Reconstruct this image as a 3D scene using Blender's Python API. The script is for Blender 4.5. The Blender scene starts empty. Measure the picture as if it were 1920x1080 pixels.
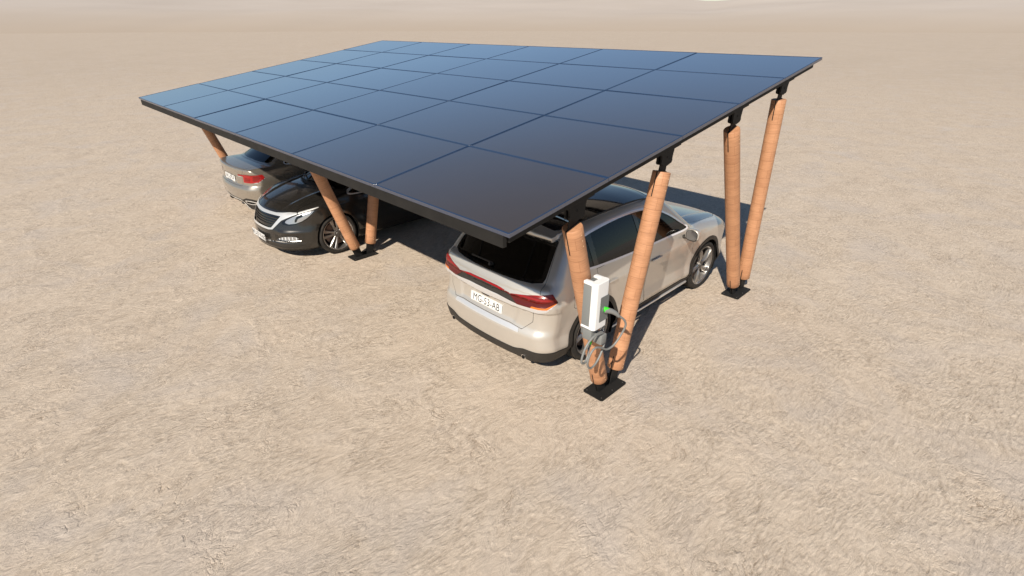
import bpy, bmesh, math, random
import numpy as np
from mathutils import Vector, Matrix
random.seed(7); rng = np.random.default_rng(7)
R = math.radians
sc = bpy.context.scene
C = sc.collection

# ------------------------------------------------------------------ camera, sky, sun, exposure
cam = bpy.data.cameras.new('camera'); camo = bpy.data.objects.new('camera', cam); C.objects.link(camo)
cam.sensor_width = 36.0; cam.lens = 36.0 * 974.155 / 1920.0; cam.clip_start = 0.05; cam.clip_end = 6000
camo.location = (-2.3099, -2.3783, 3.5)
camo.rotation_euler = (R(90 - 26.9477), 0, R(45.4747 - 90))
sc.camera = camo

SUN_EL, SUN_DIR = 40.0, (-0.9255, -0.3788)          # towards the sun, on the ground plan
w = bpy.data.worlds.new("World"); sc.world = w; w.use_nodes = True
wt = w.node_tree; bg = wt.nodes['Background']
sky = wt.nodes.new('ShaderNodeTexSky'); sky.sky_type = 'NISHITA'; sky.sun_disc = False
sky.sun_elevation = R(SUN_EL); sky.sun_rotation = math.atan2(SUN_DIR[0], SUN_DIR[1])
sky.air_density = 1.0; sky.dust_density = 0.0; sky.ozone_density = 1.3
wt.links.new(sky.outputs[0], bg.inputs[0]); bg.inputs[1].default_value = 0.066
sl = bpy.data.lights.new('sun', 'SUN'); sl.energy = 5.0; sl.angle = R(0.55); sl.color = (1.0, 0.91, 0.78)
so = bpy.data.objects.new('sun', sl); C.objects.link(so)
ce = math.cos(R(SUN_EL))
so.rotation_euler = Vector((SUN_DIR[0] * ce, SUN_DIR[1] * ce, math.sin(R(SUN_EL)))).to_track_quat('Z', 'Y').to_euler()
so.location = (-20, -8, 20)
sc.view_settings.view_transform = 'Standard'; sc.view_settings.look = 'None'
sc.view_settings.gamma = 1.0; sc.view_settings.exposure = 0.28
sc.cycles.max_bounces = 8; sc.cycles.transparent_max_bounces = 12

# ------------------------------------------------------------------ materials
def mat(name, col=(.5, .5, .5), rough=.5, metal=0., spec=.5, coat=0., coatr=.03, **kw):
    m = bpy.data.materials.new(name); m.use_nodes = True
    b = m.node_tree.nodes['Principled BSDF']
    b.inputs['Base Color'].default_value = (*col, 1); b.inputs['Roughness'].default_value = rough
    b.inputs['Metallic'].default_value = metal; b.inputs['Specular IOR Level'].default_value = spec
    b.inputs['Coat Weight'].default_value = coat; b.inputs['Coat Roughness'].default_value = coatr
    return m
def nd(m, typ, **inp):
    n = m.node_tree.nodes.new(typ)
    for k, v in inp.items():
        if k in n.inputs: n.inputs[k].default_value = v
        else: setattr(n, k, v)
    return n
def lk(m, a, b): m.node_tree.links.new(a, b)
def bsdf(m): return m.node_tree.nodes['Principled BSDF']
def mathn(m, op, a, b=None):
    n = m.node_tree.nodes.new('ShaderNodeMath'); n.operation = op
    for i, v in enumerate((a, b)):
        if v is None: continue
        if isinstance(v, (int, float)): n.inputs[i].default_value = v
        else: lk(m, v, n.inputs[i])
    return n.outputs[0]
def ramp(m, fac, stops):
    n = m.node_tree.nodes.new('ShaderNodeValToRGB'); lk(m, fac, n.inputs[0])
    while len(n.color_ramp.elements) < len(stops): n.color_ramp.elements.new(.5)
    for e, (p, c) in zip(n.color_ramp.elements, stops): e.position = p; e.color = (*c, 1)
    return n.outputs[0]
def mixc(m, fac, a, b, mode='MIX'):
    n = m.node_tree.nodes.new('ShaderNodeMix'); n.data_type = 'RGBA'; n.blend_type = mode
    for i, v in ((0, fac), (6, a), (7, b)):
        if isinstance(v, (int, float)): n.inputs[i].default_value = v
        elif isinstance(v, tuple): n.inputs[i].default_value = (*v, 1)
        else: lk(m, v, n.inputs[i])
    return n.outputs[2]

def sand_material():
    m = mat('sand', rough=.95, spec=.12)
    tc = nd(m, 'ShaderNodeTexCoord').outputs['Object']
    def noise(scale, detail=4, rough=.55, dist=0., rot=0., sx=1., sy=1., vec=None):
        mp = nd(m, 'ShaderNodeMapping'); mp.inputs['Rotation'].default_value = (0, 0, rot); mp.inputs['Scale'].default_value = (sx, sy, 1)
        lk(m, vec or tc, mp.inputs[0])
        n = nd(m, 'ShaderNodeTexNoise', Scale=scale, Detail=detail, Roughness=rough, Distortion=dist)
        lk(m, mp.outputs[0], n.inputs['Vector']); return n
    # warped coordinates: flow direction of the crust wanders
    wv = noise(.55, 2, .5); wa = nd(m, 'ShaderNodeVectorMath', operation='SUBTRACT'); lk(m, wv.outputs['Color'], wa.inputs[0]); wa.inputs[1].default_value = (.5, .5, .5)
    ws = nd(m, 'ShaderNodeVectorMath', operation='SCALE'); lk(m, wa.outputs[0], ws.inputs[0]); ws.inputs['Scale'].default_value = .45
    wp = nd(m, 'ShaderNodeVectorMath', operation='ADD'); lk(m, tc, wp.inputs[0]); lk(m, ws.outputs[0], wp.inputs[1]); W = wp.outputs[0]
    big = noise(.16, 3, .5, .5).outputs['Fac']
    mid = noise(1.0, 4, .6, .8, vec=W).outputs['Fac']
    streak0 = noise(15.0, 7, .66, .35, R(-28), .85, 2.5, W).outputs['Fac']
    rm = ramp(m, noise(1.25, 4, .6, .9, R(-20), 1., 1.4, vec=W).outputs['Fac'], [(.36, (.34, .34, .34)), (.62, (1, 1, 1))])
    streak = mathn(m, 'ADD', mathn(m, 'MULTIPLY', mathn(m, 'SUBTRACT', streak0, .5), rm), .5)
    crk0 = noise(2.6, 6, .62, .8, R(-10), 1., 1.6, W).outputs['Fac']
    crk = mathn(m, 'ABSOLUTE', mathn(m, 'SUBTRACT', crk0, .5))
    cm = ramp(m, noise(1.7, 3, .6, .5, R(70), vec=W).outputs['Fac'], [(.52, (0, 0, 0)), (.60, (1, 1, 1))])
    lump = noise(6.0, 6, .6, .9, R(-40), 1., 1.6, W).outputs['Fac']
    ridge0 = noise(6.0, 5, .6, .5, R(-35), 1., 2.4, W).outputs['Fac']
    ridge = mathn(m, 'ABSOLUTE', mathn(m, 'SUBTRACT', ridge0, .5))
    ridge2_0 = noise(15., 5, .62, .6, R(5), 1., 1.9, W).outputs['Fac']
    ridge2 = mathn(m, 'ABSOLUTE', mathn(m, 'SUBTRACT', ridge2_0, .5))
    fine = noise(110., 3, .7, .3).outputs['Fac']
    pm = ramp(m, noise(1.5, 3, .55, .6, vec=W).outputs['Fac'], [(.46, (0, 0, 0)), (.64, (1, 1, 1))])
    pm2 = ramp(m, noise(2.1, 3, .55, .6, R(50), vec=W).outputs['Fac'], [(.50, (0, 0, 0)), (.62, (1, 1, 1))])
    col = ramp(m, mid, [(.30, (.500, .414, .332)), (.5, (.540, .455, .370)), (.70, (.568, .485, .400))])
    col = mixc(m, .55, col, ramp(m, big, [(.35, (.510, .424, .338)), (.65, (.550, .462, .372))]))
    col = mixc(m, .85, col, ramp(m, streak, [(.36, (.74, .72, .70)), (.5, (1, 1, 1)), (.63, (1.17, 1.18, 1.19))]), 'MULTIPLY')
    col = mixc(m, .6, col, ramp(m, lump, [(.36, (.90, .885, .87)), (.5, (1, 1, 1)), (.64, (1.06, 1.065, 1.07))]), 'MULTIPLY')
    cr0 = mixc(m, pm2, (1., 1., 1.), ramp(m, ridge, [(0., (1.22, 1.23, 1.24)), (.014, (1.10, 1.10, 1.10)), (.03, (.90, .885, .87)), (.07, (1, 1, 1))]))
    col = mixc(m, .8, col, cr0, 'MULTIPLY')
    cr1 = mixc(m, cm, (1., 1., 1.), ramp(m, crk, [(0., (.62, .58, .55)), (.004, (.72, .69, .66)), (.008, (1.12, 1.12, 1.12)), (.016, (1.03, 1.03, 1.03)), (.03, (1, 1, 1))]))
    col = mixc(m, .9, col, cr1, 'MULTIPLY')
    cr = mixc(m, pm, (1., 1., 1.), ramp(m, ridge2, [(0., (1.20, 1.21, 1.22)), (.02, (1.08, 1.08, 1.08)), (.06, (.97, .97, .97))]))
    col = mixc(m, .8, col, cr, 'MULTIPLY')
    col = mixc(m, .6, col, ramp(m, fine, [(.25, (.76, .76, .76)), (.75, (1.22, 1.22, 1.22))]), 'MULTIPLY')
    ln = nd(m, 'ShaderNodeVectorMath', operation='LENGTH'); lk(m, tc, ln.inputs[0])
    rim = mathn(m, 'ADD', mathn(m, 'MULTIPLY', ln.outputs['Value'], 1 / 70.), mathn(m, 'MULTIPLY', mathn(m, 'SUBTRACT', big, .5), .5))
    col = mixc(m, 1., col, ramp(m, rim, [(.10, (1, 1, 1)), (.75, (.87, .87, .875))]), 'MULTIPLY')  # distant sand darkened in the colour to offset its sunlit brightening at grazing view
    grey = noise(.8, 3, .6, .6, vec=W).outputs['Fac']
    col = mixc(m, ramp(m, grey, [(.50, (0, 0, 0)), (.72, (.65, .65, .65))]), col, (.490, .432, .385))
    lk(m, col, bsdf(m).inputs['Base Color'])
    h = mathn(m, 'ADD', mathn(m, 'MULTIPLY', streak, .52), mathn(m, 'MULTIPLY', lump, .40))
    h = mathn(m, 'ADD', h, mathn(m, 'MULTIPLY', mathn(m, 'MULTIPLY', mathn(m, 'MINIMUM', ridge, .05), 1.1), pm2))
    h = mathn(m, 'ADD', h, mathn(m, 'MULTIPLY', mathn(m, 'MULTIPLY', mathn(m, 'MINIMUM', ridge2, .07), .6), pm))
    h = mathn(m, 'ADD', h, mathn(m, 'MULTIPLY', mathn(m, 'MULTIPLY', mathn(m, 'MINIMUM', crk, .03), 3.0), cm))
    h = mathn(m, 'ADD', h, mathn(m, 'MULTIPLY', fine, .02))
    h = mathn(m, 'ADD', h, mathn(m, 'MULTIPLY', mid, .25))
    bp = nd(m, 'ShaderNodeBump', Strength=.65, Distance=.08); lk(m, h, bp.inputs['Height']); lk(m, bp.outputs[0], bsdf(m).inputs['Normal'])
    return m
def dune_material():
    m = mat('dune_sand', rough=.95, spec=.1)
    tc = nd(m, 'ShaderNodeTexCoord').outputs['Object']
    n = nd(m, 'ShaderNodeTexNoise', Scale=.012, Detail=4); lk(m, tc, n.inputs['Vector'])
    c = ramp(m, n.outputs['Fac'], [(.3, (.440, .388, .345)), (.7, (.475, .422, .378))])
    ln = nd(m, 'ShaderNodeVectorMath', operation='LENGTH'); lk(m, tc, ln.inputs[0])
    k = ramp(m, mathn(m, 'MULTIPLY', mathn(m, 'SUBTRACT', ln.outputs['Value'], 260.), 1 / 330.), [(.05, (0, 0, 0)), (.9, (1, 1, 1))])
    lk(m, mixc(m, k, (.425, .350, .277), c), bsdf(m).inputs['Base Color'])
    return m
def wood_material():
    m = mat('laminated_wood', rough=.55, spec=.35)
    uv = nd(m, 'ShaderNodeUVMap').outputs[0]
    oi = nd(m, 'ShaderNodeObjectInfo').outputs['Random']
    def noise(sx, sy, scale, detail=3, dist=0.):
        mp = nd(m, 'ShaderNodeMapping'); mp.inputs['Scale'].default_value = (sx, sy, 1)
        cx = nd(m, 'ShaderNodeCombineXYZ'); lk(m, mathn(m, 'MULTIPLY', oi, 37.), cx.inputs[2]); lk(m, cx.outputs[0], mp.inputs[1])
        lk(m, uv, mp.inputs[0]); n = nd(m, 'ShaderNodeTexNoise', Scale=scale, Detail=detail, Distortion=dist); lk(m, mp.outputs[0], n.inputs['Vector']); return n.outputs['Fac']
    grain = noise(1.2, 14, 9, 4, .4); tone = noise(1, 1.5, 4, 2)
    br = nd(m, 'ShaderNodeTexBrick', Scale=1.0, **{'Mortar Size': .0014, 'Mortar Smooth': .25, 'Bias': 0., 'Brick Width': .172, 'Row Height': .116})
    br.inputs['Color1'].default_value = (.462, .235, .128, 1); br.inputs['Color2'].default_value = (.512, .268, .148, 1); br.inputs['Mortar'].default_value = (.31, .145, .07, 1)
    br.offset = .5; lk(m, uv, br.inputs['Vector'])
    c = mixc(m, .5, br.outputs['Color'], ramp(m, grain, [(.3, (.66, .61, .56)), (.7, (1.22, 1.22, 1.20))]), 'MULTIPLY')
    c = mixc(m, .5, c, ramp(m, tone, [(.3, (.86, .82, .78)), (.7, (1.12, 1.12, 1.12))]), 'MULTIPLY')
    sp = nd(m, 'ShaderNodeSeparateXYZ'); lk(m, uv, sp.inputs[0])
    fr = mathn(m, 'ABSOLUTE', mathn(m, 'SUBTRACT', mathn(m, 'FRACT', mathn(m, 'DIVIDE', sp.outputs[1], .116)), .5))
    c = mixc(m, .42, c, ramp(m, fr, [(.478, (1, 1, 1)), (.497, (.42, .36, .32))]), 'MULTIPLY')
    lk(m, c, bsdf(m).inputs['Base Color'])
    bp = nd(m, 'ShaderNodeBump', Strength=.15, Distance=.003); lk(m, br.outputs['Fac'], bp.inputs['Height']); bp.invert = True
    lk(m, bp.outputs[0], bsdf(m).inputs['Normal'])
    return m
def paint(name, col, metal, rough=.33, flake=.0):
    m = mat(name, col, rough, metal, .5, 1.0, .04)
    tc = nd(m, 'ShaderNodeTexCoord').outputs['Object']
    n = nd(m, 'ShaderNodeTexNoise', Scale=3., Detail=5, Roughness=.6); lk(m, tc, n.inputs['Vector'])
    c = mixc(m, ramp(m, n.outputs['Fac'], [(.3, (0, 0, 0)), (.75, (1, 1, 1))]), tuple(v * .97 for v in col), tuple(min(1, v * 1.03) for v in col))
    if flake:
        v = nd(m, 'ShaderNodeTexVoronoi', Scale=900.); lk(m, tc, v.inputs['Vector'])
        c = mixc(m, mathn(m, 'MULTIPLY', mathn(m, 'POWER', v.outputs['Color'], 6.), flake), c, tuple(min(1, x * 6 + .12) for x in col))
    lk(m, c, bsdf(m).inputs['Base Color'])
    # dust on the lower body
    sp = nd(m, 'ShaderNodeSeparateXYZ'); lk(m, tc, sp.inputs[0])
    rr = ramp(m, mathn(m, 'ADD', sp.outputs[2], mathn(m, 'MULTIPLY', n.outputs['Fac'], .25)), [(.2, (.46, .46, .46)), (.75, (rough, rough, rough))])
    lk(m, rr, bsdf(m).inputs['Roughness'])
    return m
def glass(name, tint=.04):
    m = bpy.data.materials.new(name); m.use_nodes = True; t = m.node_tree; t.nodes.clear()
    o = t.nodes.new('ShaderNodeOutputMaterial'); mx = t.nodes.new('ShaderNodeMixShader'); tr = t.nodes.new('ShaderNodeBsdfTransparent'); gl = t.nodes.new('ShaderNodeBsdfGlossy')
    fr = t.nodes.new('ShaderNodeFresnel'); fr.inputs[0].default_value = 1.5
    tr.inputs[0].default_value = (tint, tint * 1.02, tint * 1.05, 1); gl.inputs['Roughness'].default_value = .02; gl.inputs[0].default_value = (.9, .95, 1, 1)
    t.links.new(fr.outputs[0], mx.inputs[0]); t.links.new(tr.outputs[0], mx.inputs[1]); t.links.new(gl.outputs[0], mx.inputs[2]); t.links.new(mx.outputs[0], o.inputs[0])
    return m
def solar_glass_material():
    # anti-reflective solar glass: dull when looked into, a mirror at grazing angles
    m = bpy.data.materials.new('solar_glass'); m.use_nodes = True; t = m.node_tree; t.nodes.clear()
    o = t.nodes.new('ShaderNodeOutputMaterial'); mx = t.nodes.new('ShaderNodeMixShader'); df = t.nodes.new('ShaderNodeBsdfDiffuse'); gl = t.nodes.new('ShaderNodeBsdfGlossy')
    lw = t.nodes.new('ShaderNodeLayerWeight'); lw.inputs['Blend'].default_value = .5
    tc = nd(m, 'ShaderNodeTexCoord').outputs['Object']; n = nd(m, 'ShaderNodeTexNoise', Scale=.9, Detail=5, Roughness=.65); lk(m, tc, n.inputs['Vector'])
    lk(m, ramp(m, n.outputs['Fac'], [(.3, (.052, .043, .038)), (.7, (.060, .049, .043))]), df.inputs[0])
    gl.inputs[0].default_value = (.98, .99, 1, 1)
    lk(m, mathn(m, 'ADD', mathn(m, 'MULTIPLY', n.outputs['Fac'], .06), .05), gl.inputs['Roughness'])
    f = ramp(m, lw.outputs['Facing'], [(.0, (.04,) * 3), (.45, (.08,) * 3), (.55, (.15,) * 3), (.60, (.24,) * 3), (.67, (.41,) * 3), (.78, (.80,) * 3), (.85, (1.,) * 3)])
    lk(m, f, mx.inputs[0]); t.links.new(df.outputs[0], mx.inputs[1]); t.links.new(gl.outputs[0], mx.inputs[2]); t.links.new(mx.outputs[0], o.inputs[0])
    return m
def lamp_glass(name, col, pattern=0.):
    m = mat(name, col, .30, .0, .5, .25, .2)
    if pattern:
        tc = nd(m, 'ShaderNodeTexCoord').outputs['Object']
        wv = nd(m, 'ShaderNodeTexWave', Scale=pattern, Distortion=0.); wv.bands_direction = 'Z'; lk(m, tc, wv.inputs['Vector'])
        lk(m, mixc(m, wv.outputs['Fac'], tuple(c * .55 for c in col), col), bsdf(m).inputs['Base Color'])
    return m
def tyre_material():
    m = mat('tyre_rubber', (.022, .020, .018), .75, 0, .3)
    uv = nd(m, 'ShaderNodeUVMap').outputs[0]
    sp = nd(m, 'ShaderNodeSeparateXYZ'); lk(m, uv, sp.inputs[0])
    a = mathn(m, 'FRACT', mathn(m, 'ADD', mathn(m, 'MULTIPLY', sp.outputs[0], 84.), mathn(m, 'MULTIPLY', sp.outputs[1], 1.5)))
    tread = mathn(m, 'MULTIPLY', mathn(m, 'GREATER_THAN', a, .35), mathn(m, 'GREATER_THAN', mathn(m, 'ABSOLUTE', mathn(m, 'SUBTRACT', sp.outputs[1], .5)), .05))
    msk = mathn(m, 'LESS_THAN', mathn(m, 'ABSOLUTE', mathn(m, 'SUBTRACT', sp.outputs[1], .5)), .30)
    bp = nd(m, 'ShaderNodeBump', Strength=.8, Distance=.006); lk(m, mathn(m, 'MULTIPLY', tread, msk), bp.inputs['Height'])
    lk(m, bp.outputs[0], bsdf(m).inputs['Normal'])
    n = nd(m, 'ShaderNodeTexNoise', Scale=9., Detail=3)
    lk(m, ramp(m, n.outputs['Fac'], [(.35, (.018, .017, .016)), (.75, (.045, .039, .033))]), bsdf(m).inputs['Base Color'])
    return m
def noisy(m, lo, hi, scale=6.):
    tc = nd(m, 'ShaderNodeTexCoord').outputs['Object']; n = nd(m, 'ShaderNodeTexNoise', Scale=scale, Detail=4); lk(m, tc, n.inputs['Vector'])
    lk(m, ramp(m, n.outputs['Fac'], [(.3, lo), (.7, hi)]), bsdf(m).inputs['Base Color']); return m

SAND = sand_material(); DUNE = dune_material(); WOOD = wood_material()
STEEL = noisy(mat('dark_steel', (.018, .018, .019), .65, .0, .22), (.013, .0125, .012), (.019, .018, .017))
PANEL = solar_glass_material()
FRAME = mat('panel_frame_black', (.012, .030, .075), .22, 0, .5); bsdf(FRAME).inputs['IOR'].default_value = 2.3
DOWEL = mat('dowel_wood', (.72, .48, .28), .6)
CHROME = mat('chrome', (.80, .80, .82), .12, 1.0)
SATIN = mat('satin_metal', (.78, .78, .79), .38, .65)
MIRG = mat('mirror_silver', (.38, .38, .39), .05, 1.)
TRIM = mat('window_trim_silver', (.88, .89, .95), .1, .25)
BRIGHT = mat('bright_trim', (.74, .74, .73), .34, .6)
PLASTIC = noisy(mat('black_plastic', (.02, .019, .018), .55, 0, .35), (.024, .022, .020), (.036, .032, .028))
GLOSSB = mat('gloss_black', (.006, .006, .006), .12, 0, .5, .5)
DARK = mat('dark_lining', (.010, .010, .010), .9, 0, .1)
GAPM = mat('panel_gap_black', (.030, .028, .026), .8, 0, .1)
TYRE = tyre_material()
ALLOY = mat('alloy', (.46, .445, .43), .30, .9)
ALLOYD = mat('alloy_dark', (.20, .19, .18), .40, .8)
DISC = mat('brake_disc', (.20, .15, .13), .5, .8)
SEAT = noisy(mat('seat_fabric', (.03, .022, .020), .9, 0, .2), (.16, .12, .11), (.24, .18, .165), 30.)
PLATE = mat('plate_white', (.80, .80, .79), .4)
INK = mat('plate_ink', (.012, .011, .010), .6)
RED = lamp_glass('lamp_red', (.26, .008, .006), 9.); REDB = lamp_glass('lamp_red_bright', (.42, .012, .012), 14.)
REDD = lamp_glass('lamp_red_dark', (.085, .004, .004)); ORANGE = lamp_glass('lamp_orange', (.62, .16, .02))
CLEAR = lamp_glass('lamp_clear', (.62, .64, .66)); LENS = mat('lamp_reflector', (.42, .43, .44), .22, .6, .5, .8)
GL_DARK = glass('tinted_glass', .16); GL_BLACK = glass('privacy_glass', .012); ROOFGL = mat('roof_glass', (.006, .007, .009), .05, 0, .5, .3)
WHITE = mat('charger_white', (.82, .82, .82), .35); GREY = mat('charger_grey', (.19, .20, .20), .5); GREYD = mat('charger_grey_dark', (.15, .16, .16), .5)
GREEN = mat('plug_green', (.05, .68, .03), .4); CABLE = mat('cable_grey', (.20, .205, .20), .5)
SUVP = paint('champagne_paint', (.625, .588, .535), .60, .40)
SILP = paint('bronze_silver_paint', (.41, .37, .315), .76, .34, .2)
BLKP = paint('black_metallic_paint', (.013, .0115, .0095), .35, .30, .5)

# ------------------------------------------------------------------ object helpers
def tag(o, label, cat, group=None):
    o['label'] = label; o['category'] = cat
    if group: o['group'] = group
    return o
def empty(name, loc=(0, 0, 0), rz=0, parent=None):
    o = bpy.data.objects.new(name, None); C.objects.link(o); o.location = loc; o.rotation_euler = (0, 0, rz); o.empty_display_size = .2
    if parent: o.parent = parent
    return o
def link(name, me, m, parent=None):
    if m is not None: me.materials.append(m)
    o = bpy.data.objects.new(name, me); C.objects.link(o)
    if parent: o.parent = parent
    return o
def mesh_obj(name, V, F, m, parent=None, smooth=False, N=None, UV=None):
    """V (n,3); F triangle array or list of faces"""
    me = bpy.data.meshes.new(name)
    if isinstance(F, np.ndarray):
        n, k = F.shape
        me.vertices.add(len(V)); me.vertices.foreach_set('co', np.ascontiguousarray(V, np.float32).ravel())
        me.loops.add(n * k); me.loops.foreach_set('vertex_index', np.ascontiguousarray(F, np.int32).ravel())
        me.polygons.add(n); me.polygons.foreach_set('loop_start', np.arange(0, n * k, k, dtype=np.int32))
        me.update(calc_edges=True)
    else:
        me.from_pydata([tuple(v) for v in V], [], F)
    if smooth or N is not None: me.polygons.foreach_set('use_smooth', [True] * len(me.polygons))
    if UV is not None:
        ul = me.uv_layers.new(name='UVMap')
        li = np.zeros(len(me.loops), np.int32); me.loops.foreach_get('vertex_index', li)
        ul.data.foreach_set('uv', np.ascontiguousarray(np.asarray(UV, np.float32)[li]).ravel())
    me.validate(); me.update()
    if N is not None: me.normals_split_custom_set_from_vertices([tuple(v) for v in N])
    return link(name, me, m, parent)
def bm_obj(name, bm, m, parent=None, smooth=False):
    me = bpy.data.meshes.new(name); bm.normal_update(); bm.to_mesh(me); bm.free()
    if smooth:
        me.polygons.foreach_set('use_smooth', [True] * len(me.polygons))
        me.set_sharp_from_angle(angle=R(35))
    return link(name, me, m, parent)
def add_box(bm, lo, hi, bevel=0., seg=2, mtx=None):
    lo, hi = Vector(lo), Vector(hi)
    b2 = bmesh.new(); bmesh.ops.create_cube(b2, size=1.0)
    for v in b2.verts: v.co = Vector(((lo[i] + hi[i]) / 2 + v.co[i] * (hi[i] - lo[i]) for i in range(3)))
    if bevel > 0: bmesh.ops.bevel(b2, geom=b2.edges[:], offset=bevel, segments=seg, affect='EDGES', profile=.5)
    if mtx is not None: bmesh.ops.transform(b2, matrix=mtx, verts=b2.verts[:])
    join(bm, b2)
def join(bm, b2):
    mp = {v: bm.verts.new(v.co) for v in b2.verts}
    for f in b2.faces:
        try: bm.faces.new([mp[v] for v in f.verts])
        except ValueError: pass
    b2.free()
def add_prism(bm, poly, axis, lo, hi, bevel=0.):
    """poly = 2D points in the two other axes (in xyz order), extruded along axis"""
    b2 = bmesh.new(); ax = [i for i in range(3) if i != axis]
    def mk(val):
        out = []
        for p in poly:
            c = [0, 0, 0]; c[ax[0]], c[ax[1]] = p; c[axis] = val; out.append(b2.verts.new(c))
        return out
    A, B = mk(lo), mk(hi); n = len(poly)
    b2.faces.new(A); b2.faces.new(B[::-1])
    for i in range(n): b2.faces.new((A[i], B[i], B[(i + 1) % n], A[(i + 1) % n]))
    bmesh.ops.recalc_face_normals(b2, faces=b2.faces[:])
    if bevel > 0: bmesh.ops.bevel(b2, geom=b2.edges[:], offset=bevel, segments=1, affect='EDGES')
    join(bm, b2)
def add_cyl(bm, a, b, r, seg=24, r2=None):
    a, b = Vector(a), Vector(b); d = b - a
    b2 = bmesh.new(); bmesh.ops.create_cone(b2, cap_ends=True, segments=seg, radius1=r, radius2=r if r2 is None else r2, depth=d.length)
    bmesh.ops.transform(b2, matrix=Matrix.Translation((a + b) / 2) @ d.to_track_quat('Z', 'Y').to_matrix().to_4x4(), verts=b2.verts[:])
    join(bm, b2)
def round_rect(x0, y0, x1, y1, r, n=5):
    out = []
    for cx, cy, a0 in ((x1 - r, y1 - r, 0), (x0 + r, y1 - r, 90), (x0 + r, y0 + r, 180), (x1 - r, y0 + r, 270)):
        for k in range(n + 1):
            a = R(a0 + 90 * k / n); out.append((cx + r * math.cos(a), cy + r * math.sin(a)))
    return out
def tube(pts, r, seg=12, sub=8):
    """smooth tube through points (Catmull-Rom)"""
    P = [Vector(p) for p in pts]; Q = []
    for i in range(len(P) - 1):
        p0, p1, p2, p3 = P[max(i - 1, 0)], P[i], P[i + 1], P[min(i + 2, len(P) - 1)]
        for k in range(sub):
            t = k / sub
            Q.append(.5 * ((2 * p1) + (p2 - p0) * t + (2 * p0 - 5 * p1 + 4 * p2 - p3) * t * t + (3 * p1 - p0 - 3 * p2 + p3) * t ** 3))
    Q.append(P[-1]); V = []; F = []; up = None
    for i, q in enumerate(Q):
        d = (Q[min(i + 1, len(Q) - 1)] - Q[max(i - 1, 0)]).normalized()
        if up is None: up = d.orthogonal().normalized()
        up = (up - d * up.dot(d)).normalized(); s = d.cross(up)
        rr = r(i / (len(Q) - 1)) if callable(r) else r
        for k in range(seg):
            a = 2 * math.pi * k / seg; V.append(q + (up * math.cos(a) + s * math.sin(a)) * rr)
    for i in range(len(Q) - 1):
        for k in range(seg):
            k2 = (k + 1) % seg; F.append((i * seg + k, i * seg + k2, (i + 1) * seg + k2, (i + 1) * seg + k))
    F.append(tuple(range(seg))[::-1]); F.append(tuple((len(Q) - 1) * seg + k for k in range(seg)))
    return V, F
def lathe(prof, seg=64, closed=False):
    """profile of (y, r) revolved round the y axis; uv = (turn, place on the profile)"""
    pr = np.array(prof, float); n = len(pr); V = []; UV = []
    s = np.concatenate([[0], np.cumsum(np.hypot(*np.diff(pr, axis=0).T))]); s /= s[-1]
    for k in range(seg + 1):
        a = 2 * math.pi * k / seg
        for (y, r), t in zip(pr, s): V.append((r * math.cos(a), y, r * math.sin(a))); UV.append((k / seg, t))
    F = []
    for k in range(seg):
        for i in range(n - 1):
            F.append((k * n + i, k * n + i + 1, (k + 1) * n + i + 1, (k + 1) * n + i))
    return np.array(V), np.array(F), np.array(UV)

# ------------------------------------------------------------------ ground, dunes
def structure(o): o['kind'] = 'structure'; return o
bm = bmesh.new(); s = 1800.0
for X, Y in ((-s, -s), (s, -s), (s, s), (-s, s)): bm.verts.new((X, Y, 0))
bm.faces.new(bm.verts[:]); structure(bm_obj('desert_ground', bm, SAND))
def dunes():
    na, nr = 420, 60; V = []; ph = rng.uniform(0, 6.28, 40)
    def fb(a, r):
        v = 0
        for k, (fa, fr, am) in enumerate(((5, .004, .5), (9, .009, .3), (14, .006, .28), (23, .012, .16), (37, .02, .08))):
            v = v + am * (1 - np.abs(np.sin(a * fa * .5 + r * fr + ph[k] + .9 * np.sin(a * 3 + ph[k + 7]))) * 2)
        return v
    A = np.linspace(0, 2 * np.pi, na, endpoint=False)
    for i in range(nr):
        t = i / (nr - 1); r = 270 + 680 * t
        rise = np.clip(t / .82, 0, 1) ** 1.25 * 37.5
        fall = np.clip((t - .84) / .16, 0, 1) ** 2 * 30
        dip = 8.3 * t * t * np.exp(-((A - R(27.2)) / R(2.6)) ** 2)
        z = -1.2 + rise - fall + fb(A, r) * (0.4 + 2.6 * min(1, t * 1.4)) + .5 * t * np.sin(A * 61 + r * .05) - dip
        V.append(np.stack([camo.location.x + r * np.cos(A), camo.location.y + r * np.sin(A), z], 1))
    V = np.concatenate(V); I = np.arange(na); F = []
    for i in range(nr - 1):
        j = (I + 1) % na; F.append(np.stack([i * na + I, (i + 1) * na + I, (i + 1) * na + j, i * na + j], 1))
    structure(mesh_obj('sand_dunes', V, np.concatenate(F), DUNE, smooth=True))
dunes()

# ------------------------------------------------------------------ carport
carport = tag(empty('solar_carport', (1.573, .14, 0)), 'carport of dark solar panels on slanted round wooden posts above three cars', 'carport')
ORG = Vector(carport.location)
def cp(o):
    o.parent = carport; o.location = -ORG; return o
PA, PB, SL, Z0 = 1.722, 1.13036, R(9.15873), 2.22387
NJ, NI = 5, 6
roofM = Matrix.Translation((0, 0, Z0)) @ Matrix.Rotation(-SL, 4, 'Y')     # local x up the slope, y along the front, z normal
def shift(me): me.transform(Matrix.Translation(-ORG)); return me
def part(name, bm, m, smooth=False, parent=carport, mtx=None):
    if mtx is not None: bmesh.ops.transform(bm, matrix=mtx, verts=bm.verts[:])
    bmesh.ops.translate(bm, vec=-ORG, verts=bm.verts[:])
    return bm_obj(name, bm, m, parent, smooth)
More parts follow.
